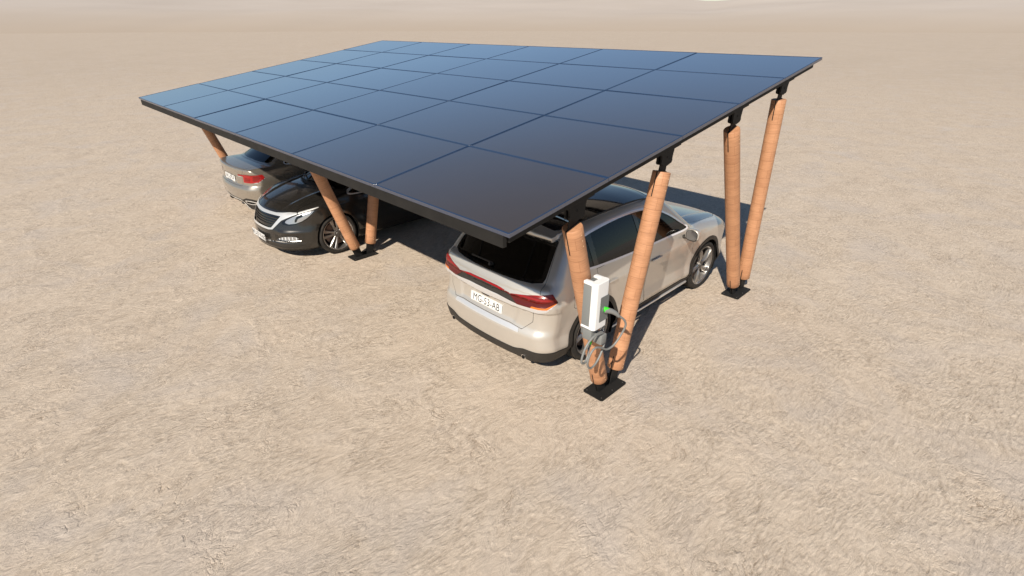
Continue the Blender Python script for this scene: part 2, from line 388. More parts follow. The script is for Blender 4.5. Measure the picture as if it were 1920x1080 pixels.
# panel: frame ring + glass, one of each copied
g = .0022; fw = .014; th = .033
bm = bmesh.new()
add_box(bm, (g, g, -th), (g + fw, PA - g, 0), .0015, 1); add_box(bm, (PB - g - fw, g, -th), (PB - g, PA - g, 0), .0015, 1)
add_box(bm, (g + fw, g, -th), (PB - g - fw, g + fw, 0), .0015, 1); add_box(bm, (g + fw, PA - g - fw, -th), (PB - g - fw, PA - g, 0), .0015, 1)
frame_me = bpy.data.meshes.new('panel_frame'); bm.to_mesh(frame_me); bm.free(); frame_me.materials.append(FRAME)
bm = bmesh.new(); add_box(bm, (g + fw, g + fw, -.009), (PB - g - fw, PA - g - fw, -.0025))
glass_me = bpy.data.meshes.new('solar_panel'); bm.to_mesh(glass_me); bm.free(); glass_me.materials.append(PANEL)
for j in range(NJ):
    for i in range(NI):
        o = bpy.data.objects.new('solar_panel', glass_me); C.objects.link(o); o.parent = carport
        tilt = Matrix.Rotation(rng.normal(0, .0012), 4, 'X') @ Matrix.Rotation(rng.normal(0, .0012), 4, 'Y')
        o.matrix_local = Matrix.Translation(-ORG) @ roofM @ Matrix.Translation((j * PB, i * PA, 0)) @ tilt
        f = bpy.data.objects.new('panel_frame', frame_me); C.objects.link(f); f.parent = o
LY = NI * PA; LX = NJ * PB
FRY = [.14, LY / 2, LY - .14]
for y in FRY:                                                             # rafters up the slope
    bm = bmesh.new(); add_box(bm, (.058, y - .065, -.120), (LX - .055, y + .065, -th - .001), .003, 1)
    part('rafter', bm, STEEL, mtx=roofM)
for xx in (1.0, 2.2, 3.4, 4.55):                                           # purlins between the rafters
    for a, b in ((FRY[0] + .066, FRY[1] - .066), (FRY[1] + .066, FRY[2] - .066)):
        bm = bmesh.new(); add_box(bm, (xx - .025, a, -.095), (xx + .025, b, -th - .001), .002, 1); part('purlin', bm, STEEL, mtx=roofM)
bm = bmesh.new(); add_box(bm, (.012, .075, 2.094), (.052, LY - .075, 2.1895), .003, 1); part('front_beam', bm, STEEL)
legs = [((1.445, .185), (.86, 2.02)), ((1.735, .185), (2.18, 2.24)), ((4.60, .185), (3.58, 2.46)), ((4.925, .185), (4.79, 2.67))]
RP = .0875
def post_mesh(L):
    seg, n = 40, 24; V = []; UV = []; F = []
    prof = [(0, RP - .006), (.006, RP)] + [(.006 + (L - .012) * k / n, RP) for k in range(1, n)] + [(L - .006, RP), (L, RP - .006)]
    m = len(prof)
    for k in range(seg + 1):
        a = 2 * math.pi * k / seg
        for z, r in prof: V.append((r * math.cos(a), r * math.sin(a), z)); UV.append((a * RP, z))
    for k in range(seg):
        for i in range(m - 1): F.append((k * m + i, (k + 1) * m + i, (k + 1) * m + i + 1, k * m + i + 1))
    for end, zi in ((0, 0), (1, m - 1)):
        c = len(V)
        for k in range(seg):
            x, y, z = V[k * m + zi]; V.append((x, y, z)); UV.append((x * 1.0 + .09, .058 + y * .5))
        ring = list(range(c, c + seg)); F.append(tuple(ring if end else ring[::-1]))
    return V, F, UV
for y in FRY:
    for x0 in (1.573, 4.766):
        bm = bmesh.new(); add_prism(bm, round_rect(x0 - .226, y - .128, x0 + .226, y + .128, .028), 2, .001, .013)
        bp_ = part('base_plate', bm, STEEL)
        for sx in (-.19, 0, .19):
            for sy in (-.095, .095):
                bm = bmesh.new(); add_cyl(bm, (x0 + sx, y + sy, .013), (x0 + sx, y + sy, .018), .007, 8); part('anchor_bolt', bm, ALLOYD, parent=bp_)
    for k, (B, T) in enumerate(legs):
        Bv, Tv = Vector((B[0], y, B[1])), Vector((T[0], y, T[1])); d = (Tv - Bv); L = d.length; dn = d.normalized()
        V, F, UV = post_mesh(L)
        q = Matrix.Translation(Bv - ORG) @ d.to_track_quat('Z', 'Y').to_matrix().to_4x4()
        V = np.array(V); o = mesh_obj('wooden_post', V, F, WOOD, carport, UV=UV)
        me = o.data; me.polygons.foreach_set('use_smooth', [len(p.vertices) == 4 for p in me.polygons])
        # keep the post's turn round its axis in the xz plane
        X = Vector((dn.z, 0, -dn.x)); q = Matrix(((X.x, 0, dn.x, Bv.x - ORG.x), (0, 1, 0, Bv.y - ORG.y), (X.z, 0, dn.z, Bv.z - ORG.z), (0, 0, 0, 1)))
        o.matrix_local = q
        # slots with the steel tongues let into both ends, dowels across them
        for za, zb in ((-.004, .15), (L - .24, L + .004)):
            bm = bmesh.new(); add_box(bm, (-RP - .0012, -.0055, za), (RP + .0012, .0055, zb)); bm_obj('steel_tongue', bm, STEEL, o)
        for zz in (.035, .075, .115, L - .06, L - .115, L - .17):
            bm = bmesh.new(); add_cyl(bm, (0, -RP - .0012, zz), (0, RP + .0012, zz), .0055, 10); bm_obj('dowel', bm, DOWEL, o)
        # foot: two cheek plates standing on the base plate
        for sy in (-.016, .010):
            bm = bmesh.new(); xb = B[0] + dn.x / dn.z * (.013 - B[1]); n1 = Vector((X.x, X.z))
            c1 = Vector((B[0], B[1])) + Vector((dn.x, dn.z)) * .012
            poly = [(xb - .060, .0135), (xb + .060, .0135), tuple(c1 + n1 * .066), tuple(c1 - n1 * .066)]
            add_prism(bm, poly, 1, y + sy, y + sy + .008); part('foot_bracket', bm, STEEL)
        # head: forked bracket under the rafter
        zr = Z0 + T[0] * math.tan(SL) - .121 / math.cos(SL); tx = math.tan(SL)
        tp = Vector((T[0], T[1])); n1 = Vector((X.x, X.z)); ax = Vector((dn.x, dn.z))
        bm = bmesh.new()
        bot = tp + ax * .002; hub = Vector((T[0] + .02, (zr + T[1]) / 2 + .02))
        add_prism(bm, [tuple(bot - n1 * .062), tuple(bot + n1 * .062), tuple(hub + Vector((.055, .0))), tuple(hub + Vector((.0, .06))), tuple(hub + Vector((-.055, .0)))], 1, y - .0055, y + .0055)
        part('head_blade', bm, STEEL)
        for sy in (-.030, .012):
            bm = bmesh.new(); pts = []
            for u in np.linspace(0, 1, 9):
                wdt = .118 - .020 * u - .012 * math.sin(u * math.pi * 1.0)
                if u > .72: wdt = (.118 - .0145 - .012 * math.sin(.72 * math.pi)) * math.sqrt(max(0., 1 - ((u - .72) / .28) ** 2)) * .98 + .008
                zc = zr - .002 - u * (zr - T[1] - .055)
                pts.append((T[0] + .02, zc, wdt))
            right = [(x + wd, z + (tx * wd if i == 0 else 0)) for i, (x, z, wd) in enumerate(pts)]
            left = [(x - wd, z - (tx * wd if i == 0 else 0)) for i, (x, z, wd) in enumerate(pts)]
            add_prism(bm, right + left[::-1], 1, y + sy, y + sy + .018); part('head_bracket', bm, STEEL)
        bm = bmesh.new(); add_cyl(bm, (T[0] + .02, y - .033, (zr + T[1]) / 2 + .03), (T[0] + .02, y + .033, (zr + T[1]) / 2 + .03), .011, 12); part('pivot_pin', bm, GAPM)
        bm = bmesh.new(); s0 = T[0] / math.cos(SL); add_box(bm, (s0 - .17, y - .062, -.130), (s0 + .17, y + .062, -.1205)); part('rafter_shoe', bm, STEEL, mtx=roofM)

# ------------------------------------------------------------------ implicit-surface car builder
def pchip(xs, ys):
    xs, ys = np.array(xs, float), np.array(ys, float); h = np.diff(xs); dl = np.diff(ys) / h; n = len(xs); m = np.zeros(n)
    for i in range(1, n - 1):
        if dl[i - 1] * dl[i] > 0:
            w1, w2 = 2 * h[i] + h[i - 1], h[i] + 2 * h[i - 1]; m[i] = (w1 + w2) / (w1 / dl[i - 1] + w2 / dl[i])
    m[0], m[-1] = dl[0], dl[-1]
    def f(x):
        x = np.asarray(x, float); xc = np.clip(x, xs[0], xs[-1]); i = np.clip(np.searchsorted(xs, xc) - 1, 0, n - 2)
        t = (xc - xs[i]) / h[i]; t2, t3 = t * t, t * t * t
        v = (2 * t3 - 3 * t2 + 1) * ys[i] + (t3 - 2 * t2 + t) * h[i] * m[i] + (3 * t2 - 2 * t3) * ys[i + 1] + (t3 - t2) * h[i] * m[i + 1]
        return v + np.where(x < xs[0], (x - xs[0]) * m[0], 0) + np.where(x > xs[-1], (x - xs[-1]) * m[-1], 0)
    return f
def rmax(a, b, r):
    u, v = np.maximum(a + r, 0), np.maximum(b + r, 0)
    return np.minimum(np.maximum(a, b), -r) + np.sqrt(u * u + v * v)
def rmin(a, b, r): return -rmax(-a, -b, r)
def sstep(x, a, b):
    t = np.clip((x - a) / (b - a), 0, 1); return t * t * (3 - 2 * t)
def nets(F, lo, hi, cell):
    n = [int(math.ceil((hi[i] - lo[i]) / cell)) + 1 for i in range(3)]
    ax = [lo[i] + np.arange(n[i]) * cell for i in range(3)]
    f = np.broadcast_to(F(ax[0][:, None, None], ax[1][None, :, None], ax[2][None, None, :]), n)
    s = f < 0
    cs = [s[a:n[0] - 1 + a, b:n[1] - 1 + b, c:n[2] - 1 + c] for a in (0, 1) for b in (0, 1) for c in (0, 1)]
    tot = sum(c.astype(np.int8) for c in cs); act = (tot > 0) & (tot < 8)
    I = np.argwhere(act); idx = -np.ones(act.shape, np.int64); idx[act] = np.arange(len(I))
    P = np.zeros((len(I), 3)); cnt = np.zeros(len(I))
    cor = [(a, b, c) for a in (0, 1) for b in (0, 1) for c in (0, 1)]
    for p in cor:
        for q in cor:
            if q > p and sum(abs(p[k] - q[k]) for k in range(3)) == 1:
                f0 = f[I[:, 0] + p[0], I[:, 1] + p[1], I[:, 2] + p[2]]; f1 = f[I[:, 0] + q[0], I[:, 1] + q[1], I[:, 2] + q[2]]
                ok = (f0 < 0) != (f1 < 0); t = np.where(ok, f0 / np.where(ok, f0 - f1, 1), 0)
                pos = np.array(p)[None] + t[:, None] * (np.array(q) - np.array(p))[None]
                P += pos * ok[:, None]; cnt += ok
    V = np.array(lo)[None] + (I + P / cnt[:, None]) * cell
    Q = []
    for a in range(3):
        b, c = (a + 1) % 3, (a + 2) % 3
        sl0 = [slice(None)] * 3; sl1 = [slice(None)] * 3; sl0[a] = slice(0, n[a] - 1); sl1[a] = slice(1, n[a])
        s0, s1 = s[tuple(sl0)], s[tuple(sl1)]; E = np.argwhere(s0 != s1)
        E = E[(E[:, b] > 0) & (E[:, c] > 0) & (E[:, b] < n[b] - 1) & (E[:, c] < n[c] - 1)]
        ins = s0[E[:, 0], E[:, 1], E[:, 2]]
        def at(db, dc):
            e = E.copy(); e[:, b] += db; e[:, c] += dc; return idx[e[:, 0], e[:, 1], e[:, 2]]
        q = np.stack([at(-1, -1), at(0, -1), at(0, 0), at(-1, 0)], 1); q[~ins] = q[~ins][:, ::-1]; Q.append(q)
    Q = np.concatenate(Q); Q = Q[(Q >= 0).all(1)]
    def grad(V, e=.0015):
        g_ = np.zeros_like(V)
        for k in range(3):
            d = np.zeros(3); d[k] = e; A, B = V + d, V - d
            g_[:, k] = (F(A[:, 0], A[:, 1], A[:, 2]) - F(B[:, 0], B[:, 1], B[:, 2])) / (2 * e)
        return g_
    for _ in range(3):
        gr = grad(V); st = F(V[:, 0], V[:, 1], V[:, 2])[:, None] * gr / np.maximum((gr * gr).sum(1), .05)[:, None]
        V = V - np.clip(st, -cell, cell)
    N = grad(V); N /= np.maximum(np.linalg.norm(N, axis=1), 1e-9)[:, None]
    return V, N, np.concatenate([Q[:, [0, 1, 2]], Q[:, [0, 2, 3]]])
def split(M, d):
    """cut a triangle mesh along d = 0: (inside, outside)"""
    V, N, T = M; d = d(V, N) if callable(d) else d
    d = np.where(np.abs(d) < 1e-6, 1e-6, d); s = d < 0; k = s[T].sum(1)
    Tin, Tout = [T[k == 3]], [T[k == 0]]; newV, newN = [V], [N]; base = len(V)
    for cnt, own, oth in ((1, Tin, Tout), (2, Tout, Tin)):
        tt = T[k == cnt]
        if not len(tt): continue
        lone = s[tt] if cnt == 1 else ~s[tt]; j = lone.argmax(1); r_ = np.arange(len(tt))
        a, b, c = tt[r_, j], tt[r_, (j + 1) % 3], tt[r_, (j + 2) % 3]
        out = []
        for q in (b, c):
            t = (d[a] / (d[a] - d[q]))[:, None]; newV.append(V[a] + t * (V[q] - V[a])); nn = N[a] + t * (N[q] - N[a])
            newN.append(nn / np.maximum(np.linalg.norm(nn, axis=1), 1e-9)[:, None]); out.append(base + r_); base += len(tt)
        p, q = out
        own.append(np.stack([a, p, q], 1)); oth += [np.stack([p, b, c], 1), np.stack([p, c, q], 1)]
    VV, NN = np.concatenate(newV), np.concatenate(newN)
    return compact(VV, NN, np.concatenate(Tin)), compact(VV, NN, np.concatenate(Tout))
def compact(V, N, T):
    if not len(T): return V[:0], N[:0], T
    u, inv = np.unique(T, return_inverse=True); V, N, T = V[u], N[u], inv.reshape(-1, 3)
    key = np.round(V * 2e5).astype(np.int64); _, first, inv2 = np.unique(key, axis=0, return_index=True, return_inverse=True)
    T = inv2.reshape(-1)[T]; T = T[(T[:, 0] != T[:, 1]) & (T[:, 1] != T[:, 2]) & (T[:, 0] != T[:, 2])]
    return V[first], N[first], T
def psdf(px, py, poly):
    P = np.array(poly, float); d2 = np.full(px.shape, 1e9); ins = np.zeros(px.shape, bool)
    for a, b in zip(P, np.roll(P, -1, 0)):
        e = b - a; wx, wy = px - a[0], py - a[1]; t = np.clip((wx * e[0] + wy * e[1]) / (e @ e), 0, 1)
        d2 = np.minimum(d2, (wx - t * e[0]) ** 2 + (wy - t * e[1]) ** 2)
        cr = ((a[1] > py) != (b[1] > py)); xx = a[0] + (py - a[1]) / np.where(np.abs(e[1]) < 1e-12, 1e-12, e[1]) * e[0]; ins ^= cr & (px < xx)
    return np.where(ins, -1, 1) * np.sqrt(d2)
def smoothpoly(P, n=6, closed=True):
    P = np.array(P, float); m = len(P); out = []
    for i in range(m):
        p0, p1, p2, p3 = P[(i - 1) % m], P[i], P[(i + 1) % m], P[(i + 2) % m]
        for k in range(n):
            t = k / n; out.append(.5 * (2 * p1 + (p2 - p0) * t + (2 * p0 - 5 * p1 + 4 * p2 - p3) * t * t + (3 * p1 - p0 - 3 * p2 + p3) * t ** 3))
    return out
def s_side(poly): return lambda V, N: np.maximum(psdf(V[:, 0], V[:, 2], poly), (.30 - np.abs(N[:, 1])) * .1)
def s_rear(poly): return lambda V, N: np.maximum(psdf(np.abs(V[:, 1]), V[:, 2], poly), (N[:, 0] + .12) * .1)
def s_front(poly): return lambda V, N: np.maximum(psdf(np.abs(V[:, 1]), V[:, 2], poly), (.12 - N[:, 0]) * .1)
def s_top(poly): return lambda V, N: np.maximum(psdf(V[:, 0], np.abs(V[:, 1]), poly), (.25 - N[:, 2]) * .1)
def off(f, o): return lambda V, N: f(V, N) + o
def s_and(*fs): return lambda V, N: np.maximum.reduce([f(V, N) for f in fs])
def s_or(*fs): return lambda V, N: np.minimum.reduce([f(V, N) for f in fs])
def s_not(f): return lambda V, N: -f(V, N)
XLT = lambda v: (lambda V, N: V[:, 0] - v)
XGT = lambda v: (lambda V, N: v - V[:, 0])
ZLT = lambda v: (lambda V, N: V[:, 2] - v)
ZGT = lambda v: (lambda V, N: v - V[:, 2])
YGT = lambda v: (lambda V, N: v - np.abs(V[:, 1]))
YLT = lambda v: (lambda V, N: np.abs(V[:, 1]) - v)

class Car:
    def __init__(s, root, F, lo, hi, cell):
        s.root = root; s.M = nets(F, lo, hi, cell); s.F = F; s.gaps = []
    def put(s, name, M, m, o=0., lr=False, parent=None, smooth=True):
        V, N, T = M
        if not len(T): return None
        if lr:
            L, Rr = split(M, lambda V, N: -V[:, 1])
            return [s.put(name, L, m, o, False, parent), s.put(name, Rr, m, o, False, parent)]
        return mesh_obj(name, V + N * o, T, m, parent or s.root, N=N)
    def cut(s, f):
        i, s.M = split(s.M, f); return i
    def take(s, name, f, m, o=0., lr=False, parent=None): return s.put(name, s.cut(f), m, o, lr, parent)
    def panel(s, name, f, m, lr=False, g=.0022):
        """a body panel with a dark gap all round it"""
        i = s.cut(off(f, g)); o = s.put(name, i, m, 0., lr); s.gaps.append(s.cut(off(f, -g))); return o
    def finish(s, name, m):
        V, N, T = (np.concatenate(a) for a in zip(*[(G[0], G[1], G[2] + sum(len(H[0]) for H in s.gaps[:k])) for k, G in enumerate(s.gaps)]))
        s.put('panel_gap', (V, N, T), GAPM, -.004)
        b = s.put(name, s.M, m)
        i, _ = split(s.M, lambda V, N: np.maximum(.55 - V[:, 2], -9.))
        s.put('cabin_lining', i, DARK, -.03)
        return b
def wheel(root, x, y, z, Rt, Rr, wdt, style, side):
    """outer face towards side (+1 left, -1 right)"""
    e = empty('wheel', (x, y, z), 0 if side > 0 else math.pi, root)
    h = wdt / 2
    prof = [(-h * .80, Rr + .002), (-h * .98, Rr + .022), (-h, (Rt + Rr) / 2), (-h * .93, Rt - .022), (-h * .80, Rt - .006), (-h * .45, Rt), (-h * .40, Rt - .008), (-h * .34, Rt - .008), (-h * .29, Rt), (-.03, Rt + .001),
            (-.024, Rt - .008), (.024, Rt - .008), (.03, Rt + .001), (h * .29, Rt), (h * .34, Rt - .008), (h * .40, Rt - .008), (h * .45, Rt), (h * .80, Rt - .006), (h * .93, Rt - .022), (h, (Rt + Rr) / 2), (h * .98, Rr + .022), (h * .84, Rr + .002)]
    V, F, UV = lathe(prof, 72); mesh_obj('tyre', V, F[:, ::-1], TYRE, e, smooth=True, UV=UV)
    rp = [(-h * .82, Rr + .004), (-h * .80, Rr - .012), (-h * .4, Rr - .035), (h * .45, Rr - .030), (h * .74, Rr - .012), (h * .80, Rr - .012), (h * .88, Rr - .004), (h * .88, Rr + .003), (h * .82, Rr + .005)]
    V, F, UV = lathe(rp, 72); rim = mesh_obj('rim', V, F, ALLOY, e, smooth=True); rim.data.set_sharp_from_angle(angle=R(40))
    bm = bmesh.new(); nsp = 5
    def bar(pts, y0s, t):
        """tapered spoke: list of (r, half width, tangential shift); front face at y0s, thickness t"""
        fr = []; bk = []
        for (r, hw, sh), y0 in zip(pts, y0s):
            fr.append([(sh - hw, y0 - .010, r), (sh - hw * .62, y0, r), (sh + hw * .62, y0, r), (sh + hw, y0 - .010, r)]); bk.append([(sh - hw, y0 - t, r), (sh + hw, y0 - t, r)])
        return fr, bk
    def add_spoke(ang, pts, y0s, t):
        fr, bk = bar(pts, y0s, t); rows = []
        for f, b in zip(fr, bk):
            rows.append([bm.verts.new(Matrix.Rotation(ang, 3, 'Y') @ Vector(p)) for p in f + b[::-1]])
        for a, b in zip(rows, rows[1:]):
            for i in range(6): bm.faces.new((a[i], a[(i + 1) % 6], b[(i + 1) % 6], b[i]))
        bm.faces.new(rows[0]); bm.faces.new(rows[-1][::-1])
    ro = Rr - .016
    for k in range(nsp):
        a = 2 * math.pi * (k + .12) / nsp
        if style == 'swept':
            rr = np.linspace(.05, ro, 7); base = [(.030, .004), (.026, .004), (.028, .010), (.034, .020), (.041, .034), (.046, .050), (.047, .070)]
            for sgn, ww, dy in ((0, 1., 0.),):
                add_spoke(a, [(r, hw, sh) for r, (hw, sh) in zip(rr, base)], [h * .62 + .012 * math.sin(u * 3.1) + .02 * u for u in np.linspace(0, 1, 7)], .045)
            add_spoke(a, [(r, .0035, sh) for r, (hw, sh) in zip(rr[1:], base[1:])], [h * .62 + .0135 + .012 * math.sin(u * 3.1) + .02 * u for u in np.linspace(1 / 6, 1, 6)], .016)
        else:
            rr = np.linspace(.05, ro, 5)
            for sgn in (-1, 1):
                add_spoke(a, [(r, hw, sgn * (.018 + .032 * u)) for r, hw, u in zip(rr, (.015, .016, .020, .026, .032), np.linspace(0, 1, 5))], [h * .55 + .03 * u for u in np.linspace(0, 1, 5)], .04)
            add_spoke(a, [(r, hw, 0) for r, hw in zip(np.linspace(.05, .11, 3), (.03, .025, .02))], [h * .5] * 3, .03)
    bmesh.ops.recalc_face_normals(bm, faces=bm.faces[:])
    sp = bm_obj('spokes', bm, ALLOY, e, True); sp.data.set_sharp_from_angle(angle=R(25))
    bm = bmesh.new(); add_cyl(bm, (0, h * .35, 0), (0, h * .64, 0), .062, 30, .055); add_cyl(bm, (0, h * .64, 0), (0, h * .70, 0), .030, 24, .026)
    for k in range(5):
        a = 2 * math.pi * (k + .62) / 5; add_cyl(bm, (.045 * math.cos(a), h * .6, .045 * math.sin(a)), (.045 * math.cos(a), h * .68, .045 * math.sin(a)), .008, 6)
    bm_obj('hub_cap', bm, ALLOYD, e, True)
    bm = bmesh.new(); add_cyl(bm, (0, -.01, 0), (0, .014, 0), Rr * .74, 48); add_cyl(bm, (0, .014, 0), (0, .03, 0), .07, 24); bm_obj('brake_disc', bm, DISC, e, True)
    bm = bmesh.new(); add_cyl(bm, (0, -h * .5, 0), (0, -h * .3, 0), Rr - .03, 32); bm_obj('backing_plate', bm, DARK, e)
    return e
def arch_liner(root, x, z, Ra, y0, y1, ztop=9):
    V = []; F = []; n = 28
    for k in range(n + 1):
        a = R(-25) + R(230) * k / n
        for y in (y0, y1): V.append((x + Ra * math.cos(a), y, z + Ra * math.sin(a)))
    for k in range(n): F.append((2 * k, 2 * k + 1, 2 * k + 3, 2 * k + 2))
    F.append(tuple(2 * k + 1 for k in range(n + 1)))
    mesh_obj('wheel_arch_liner', V, F, DARK, root, smooth=False)
def plate(root, text, loc, rot, size=(.52, .11), sx=.92):
    bm = bmesh.new(); add_prism(bm, round_rect(-size[0] / 2, -size[1] / 2, size[0] / 2, size[1] / 2, .008, 3), 2, -.006, 0)
    p = bm_obj('licence_plate', bm, PLATE, root); p.location = loc; p.rotation_euler = rot
    cu = bpy.data.curves.new('lettering', 'FONT'); cu.body = text; cu.align_x = 'CENTER'; cu.align_y = 'CENTER'; cu.size = .118; cu.extrude = .0006
    to = bpy.data.objects.new('t', cu); C.objects.link(to); dg = bpy.context.evaluated_depsgraph_get(); me = bpy.data.meshes.new_from_object(to.evaluated_get(dg)); bpy.data.objects.remove(to)
    me.transform(Matrix.Diagonal((sx, 1, 1, 1)))
    lo = min(v.co.y for v in me.vertices); hi_ = max(v.co.y for v in me.vertices); me.transform(Matrix.Translation((0, -(lo + hi_) / 2, .0009)))
    me.materials.clear(); link('lettering', me, INK, p)
    bm = bmesh.new()
    W_, H_ = size[0] / 2 - .006, size[1] / 2 - .006
    for a, b in (((-W_, -H_), (W_, -H_ + .003)), ((-W_, H_ - .003), (W_, H_)), ((-W_, -H_ + .003), (-W_ + .003, H_ - .003)), ((W_ - .003, -H_ + .003), (W_, H_ - .003))):
        add_box(bm, (*a, 0), (*b, .0006))
    bm_obj('plate_border', bm, GREY, p)
    return p
def blob(F, lo, hi, cell): return nets(F, lo, hi, cell)
def mirror(root, x, y, z, side, m, w_=.24, hgt=.16):
    """door mirror: shell, glass and stalk; glass looks back"""
    def F(X, Y, Z):
        X = (X - x) * 1.0; Y = (Y - y) * side; Z = Z - z
        d = np.sqrt((X / .115) ** 2 + (np.abs(Y) / (w_ * .52)) ** 2.6 + (np.abs(Z - .02 * Y) / (hgt * .52)) ** 2.6) - 1
        return rmax(d * .08, -.030 - X - .05 * Y, .012)
    V, N, T = nets(F, (x - .12, y - .16, z - .13), (x + .14, y + .16, z + .13), .011)
    gl, sh = split((V, N, T), lambda V, N: np.maximum(N[:, 0] + .93, -9) * .05)
    sh2, low = split(sh, lambda V, N: (z - .045) - V[:, 2])
    o = mesh_obj('wing_mirror', *[sh2[0], sh2[2]], m, root, N=sh2[1])
    mesh_obj('mirror_cap', low[0], low[2], PLASTIC, o, N=low[1])
    i, r_ = split(gl, lambda V, N: ((V[:, 1] - y) / (w_ * .40)) ** 4 + ((V[:, 2] - z) / (hgt * .40)) ** 4 - 1)
    mesh_obj('mirror_glass', i[0], i[2], MIRG, o, N=i[1]); mesh_obj('mirror_rim', r_[0], r_[2], PLASTIC, o, N=r_[1])
    bm = bmesh.new(); add_box(bm, (x - .02, min(y - side * .22, y - side * .08), z - .075), (x + .05, max(y - side * .22, y - side * .08), z - .035), .012); bm_obj('mirror_stalk', bm, PLASTIC, o, True)
    return o
def seats(root, xs, ys, z0, s=1.):
    for x in xs:
        for y in ys:
            bm = bmesh.new()
            add_box(bm, (x - .05, y - .25, z0), (x + .46, y + .25, z0 + .16), .05, 3)
            add_box(bm, (-.07, -.24, 0), (.07, .24, .62), .055, 3, Matrix.Translation((x - .02, y, z0 + .10)) @ Matrix.Rotation(R(-16), 4, 'Y'))
            st = bm_obj('seat', bm, SEAT, root, True)
            bm = bmesh.new(); add_box(bm, (-.055, -.135, 0), (.055, .135, .20), .045, 3, Matrix.Translation((x - .215, y, z0 + .73)) @ Matrix.Rotation(R(-8), 4, 'Y'))
            for dy in (-.05, .05): add_cyl(bm, (x - .20, y + dy, z0 + .66), (x - .215, y + dy, z0 + .76), .007, 8)
            bm_obj('headrest', bm, SEAT, st, True)
def handle(root, x, y, z, side, m):
    bm = bmesh.new(); add_box(bm, (x - .11, y - .012, z - .016), (x + .11, y + .012, z + .016), .011, 3); 
    h_ = bm_obj('door_handle', bm, m, root, True); h_.location = (0, side * .024, 0)
    return h_
def floor_pan(root, L, W_, z=.24):
    bm = bmesh.new(); add_box(bm, (.50, -.70, z - .02), (L - .75, .70, z + .03), .02); bm_obj('underbody', bm, DARK, root)
def dash(root, x, W_, z):
    bm = bmesh.new(); add_box(bm, (x, -W_, z - .35), (x + .55, W_, z), .08, 3); bm_obj('dashboard', bm, DARK, root, True)
    b2 = bmesh.new()
    V, F = tube([(x - .08 + .02 * math.cos(a), .37 + .18 * math.sin(a), z - .08 + .17 * math.cos(a)) for a in np.linspace(0, 2 * math.pi, 17)], .014, 8, 2)
    mesh_obj('steering_wheel', V, F, DARK, root, smooth=True)

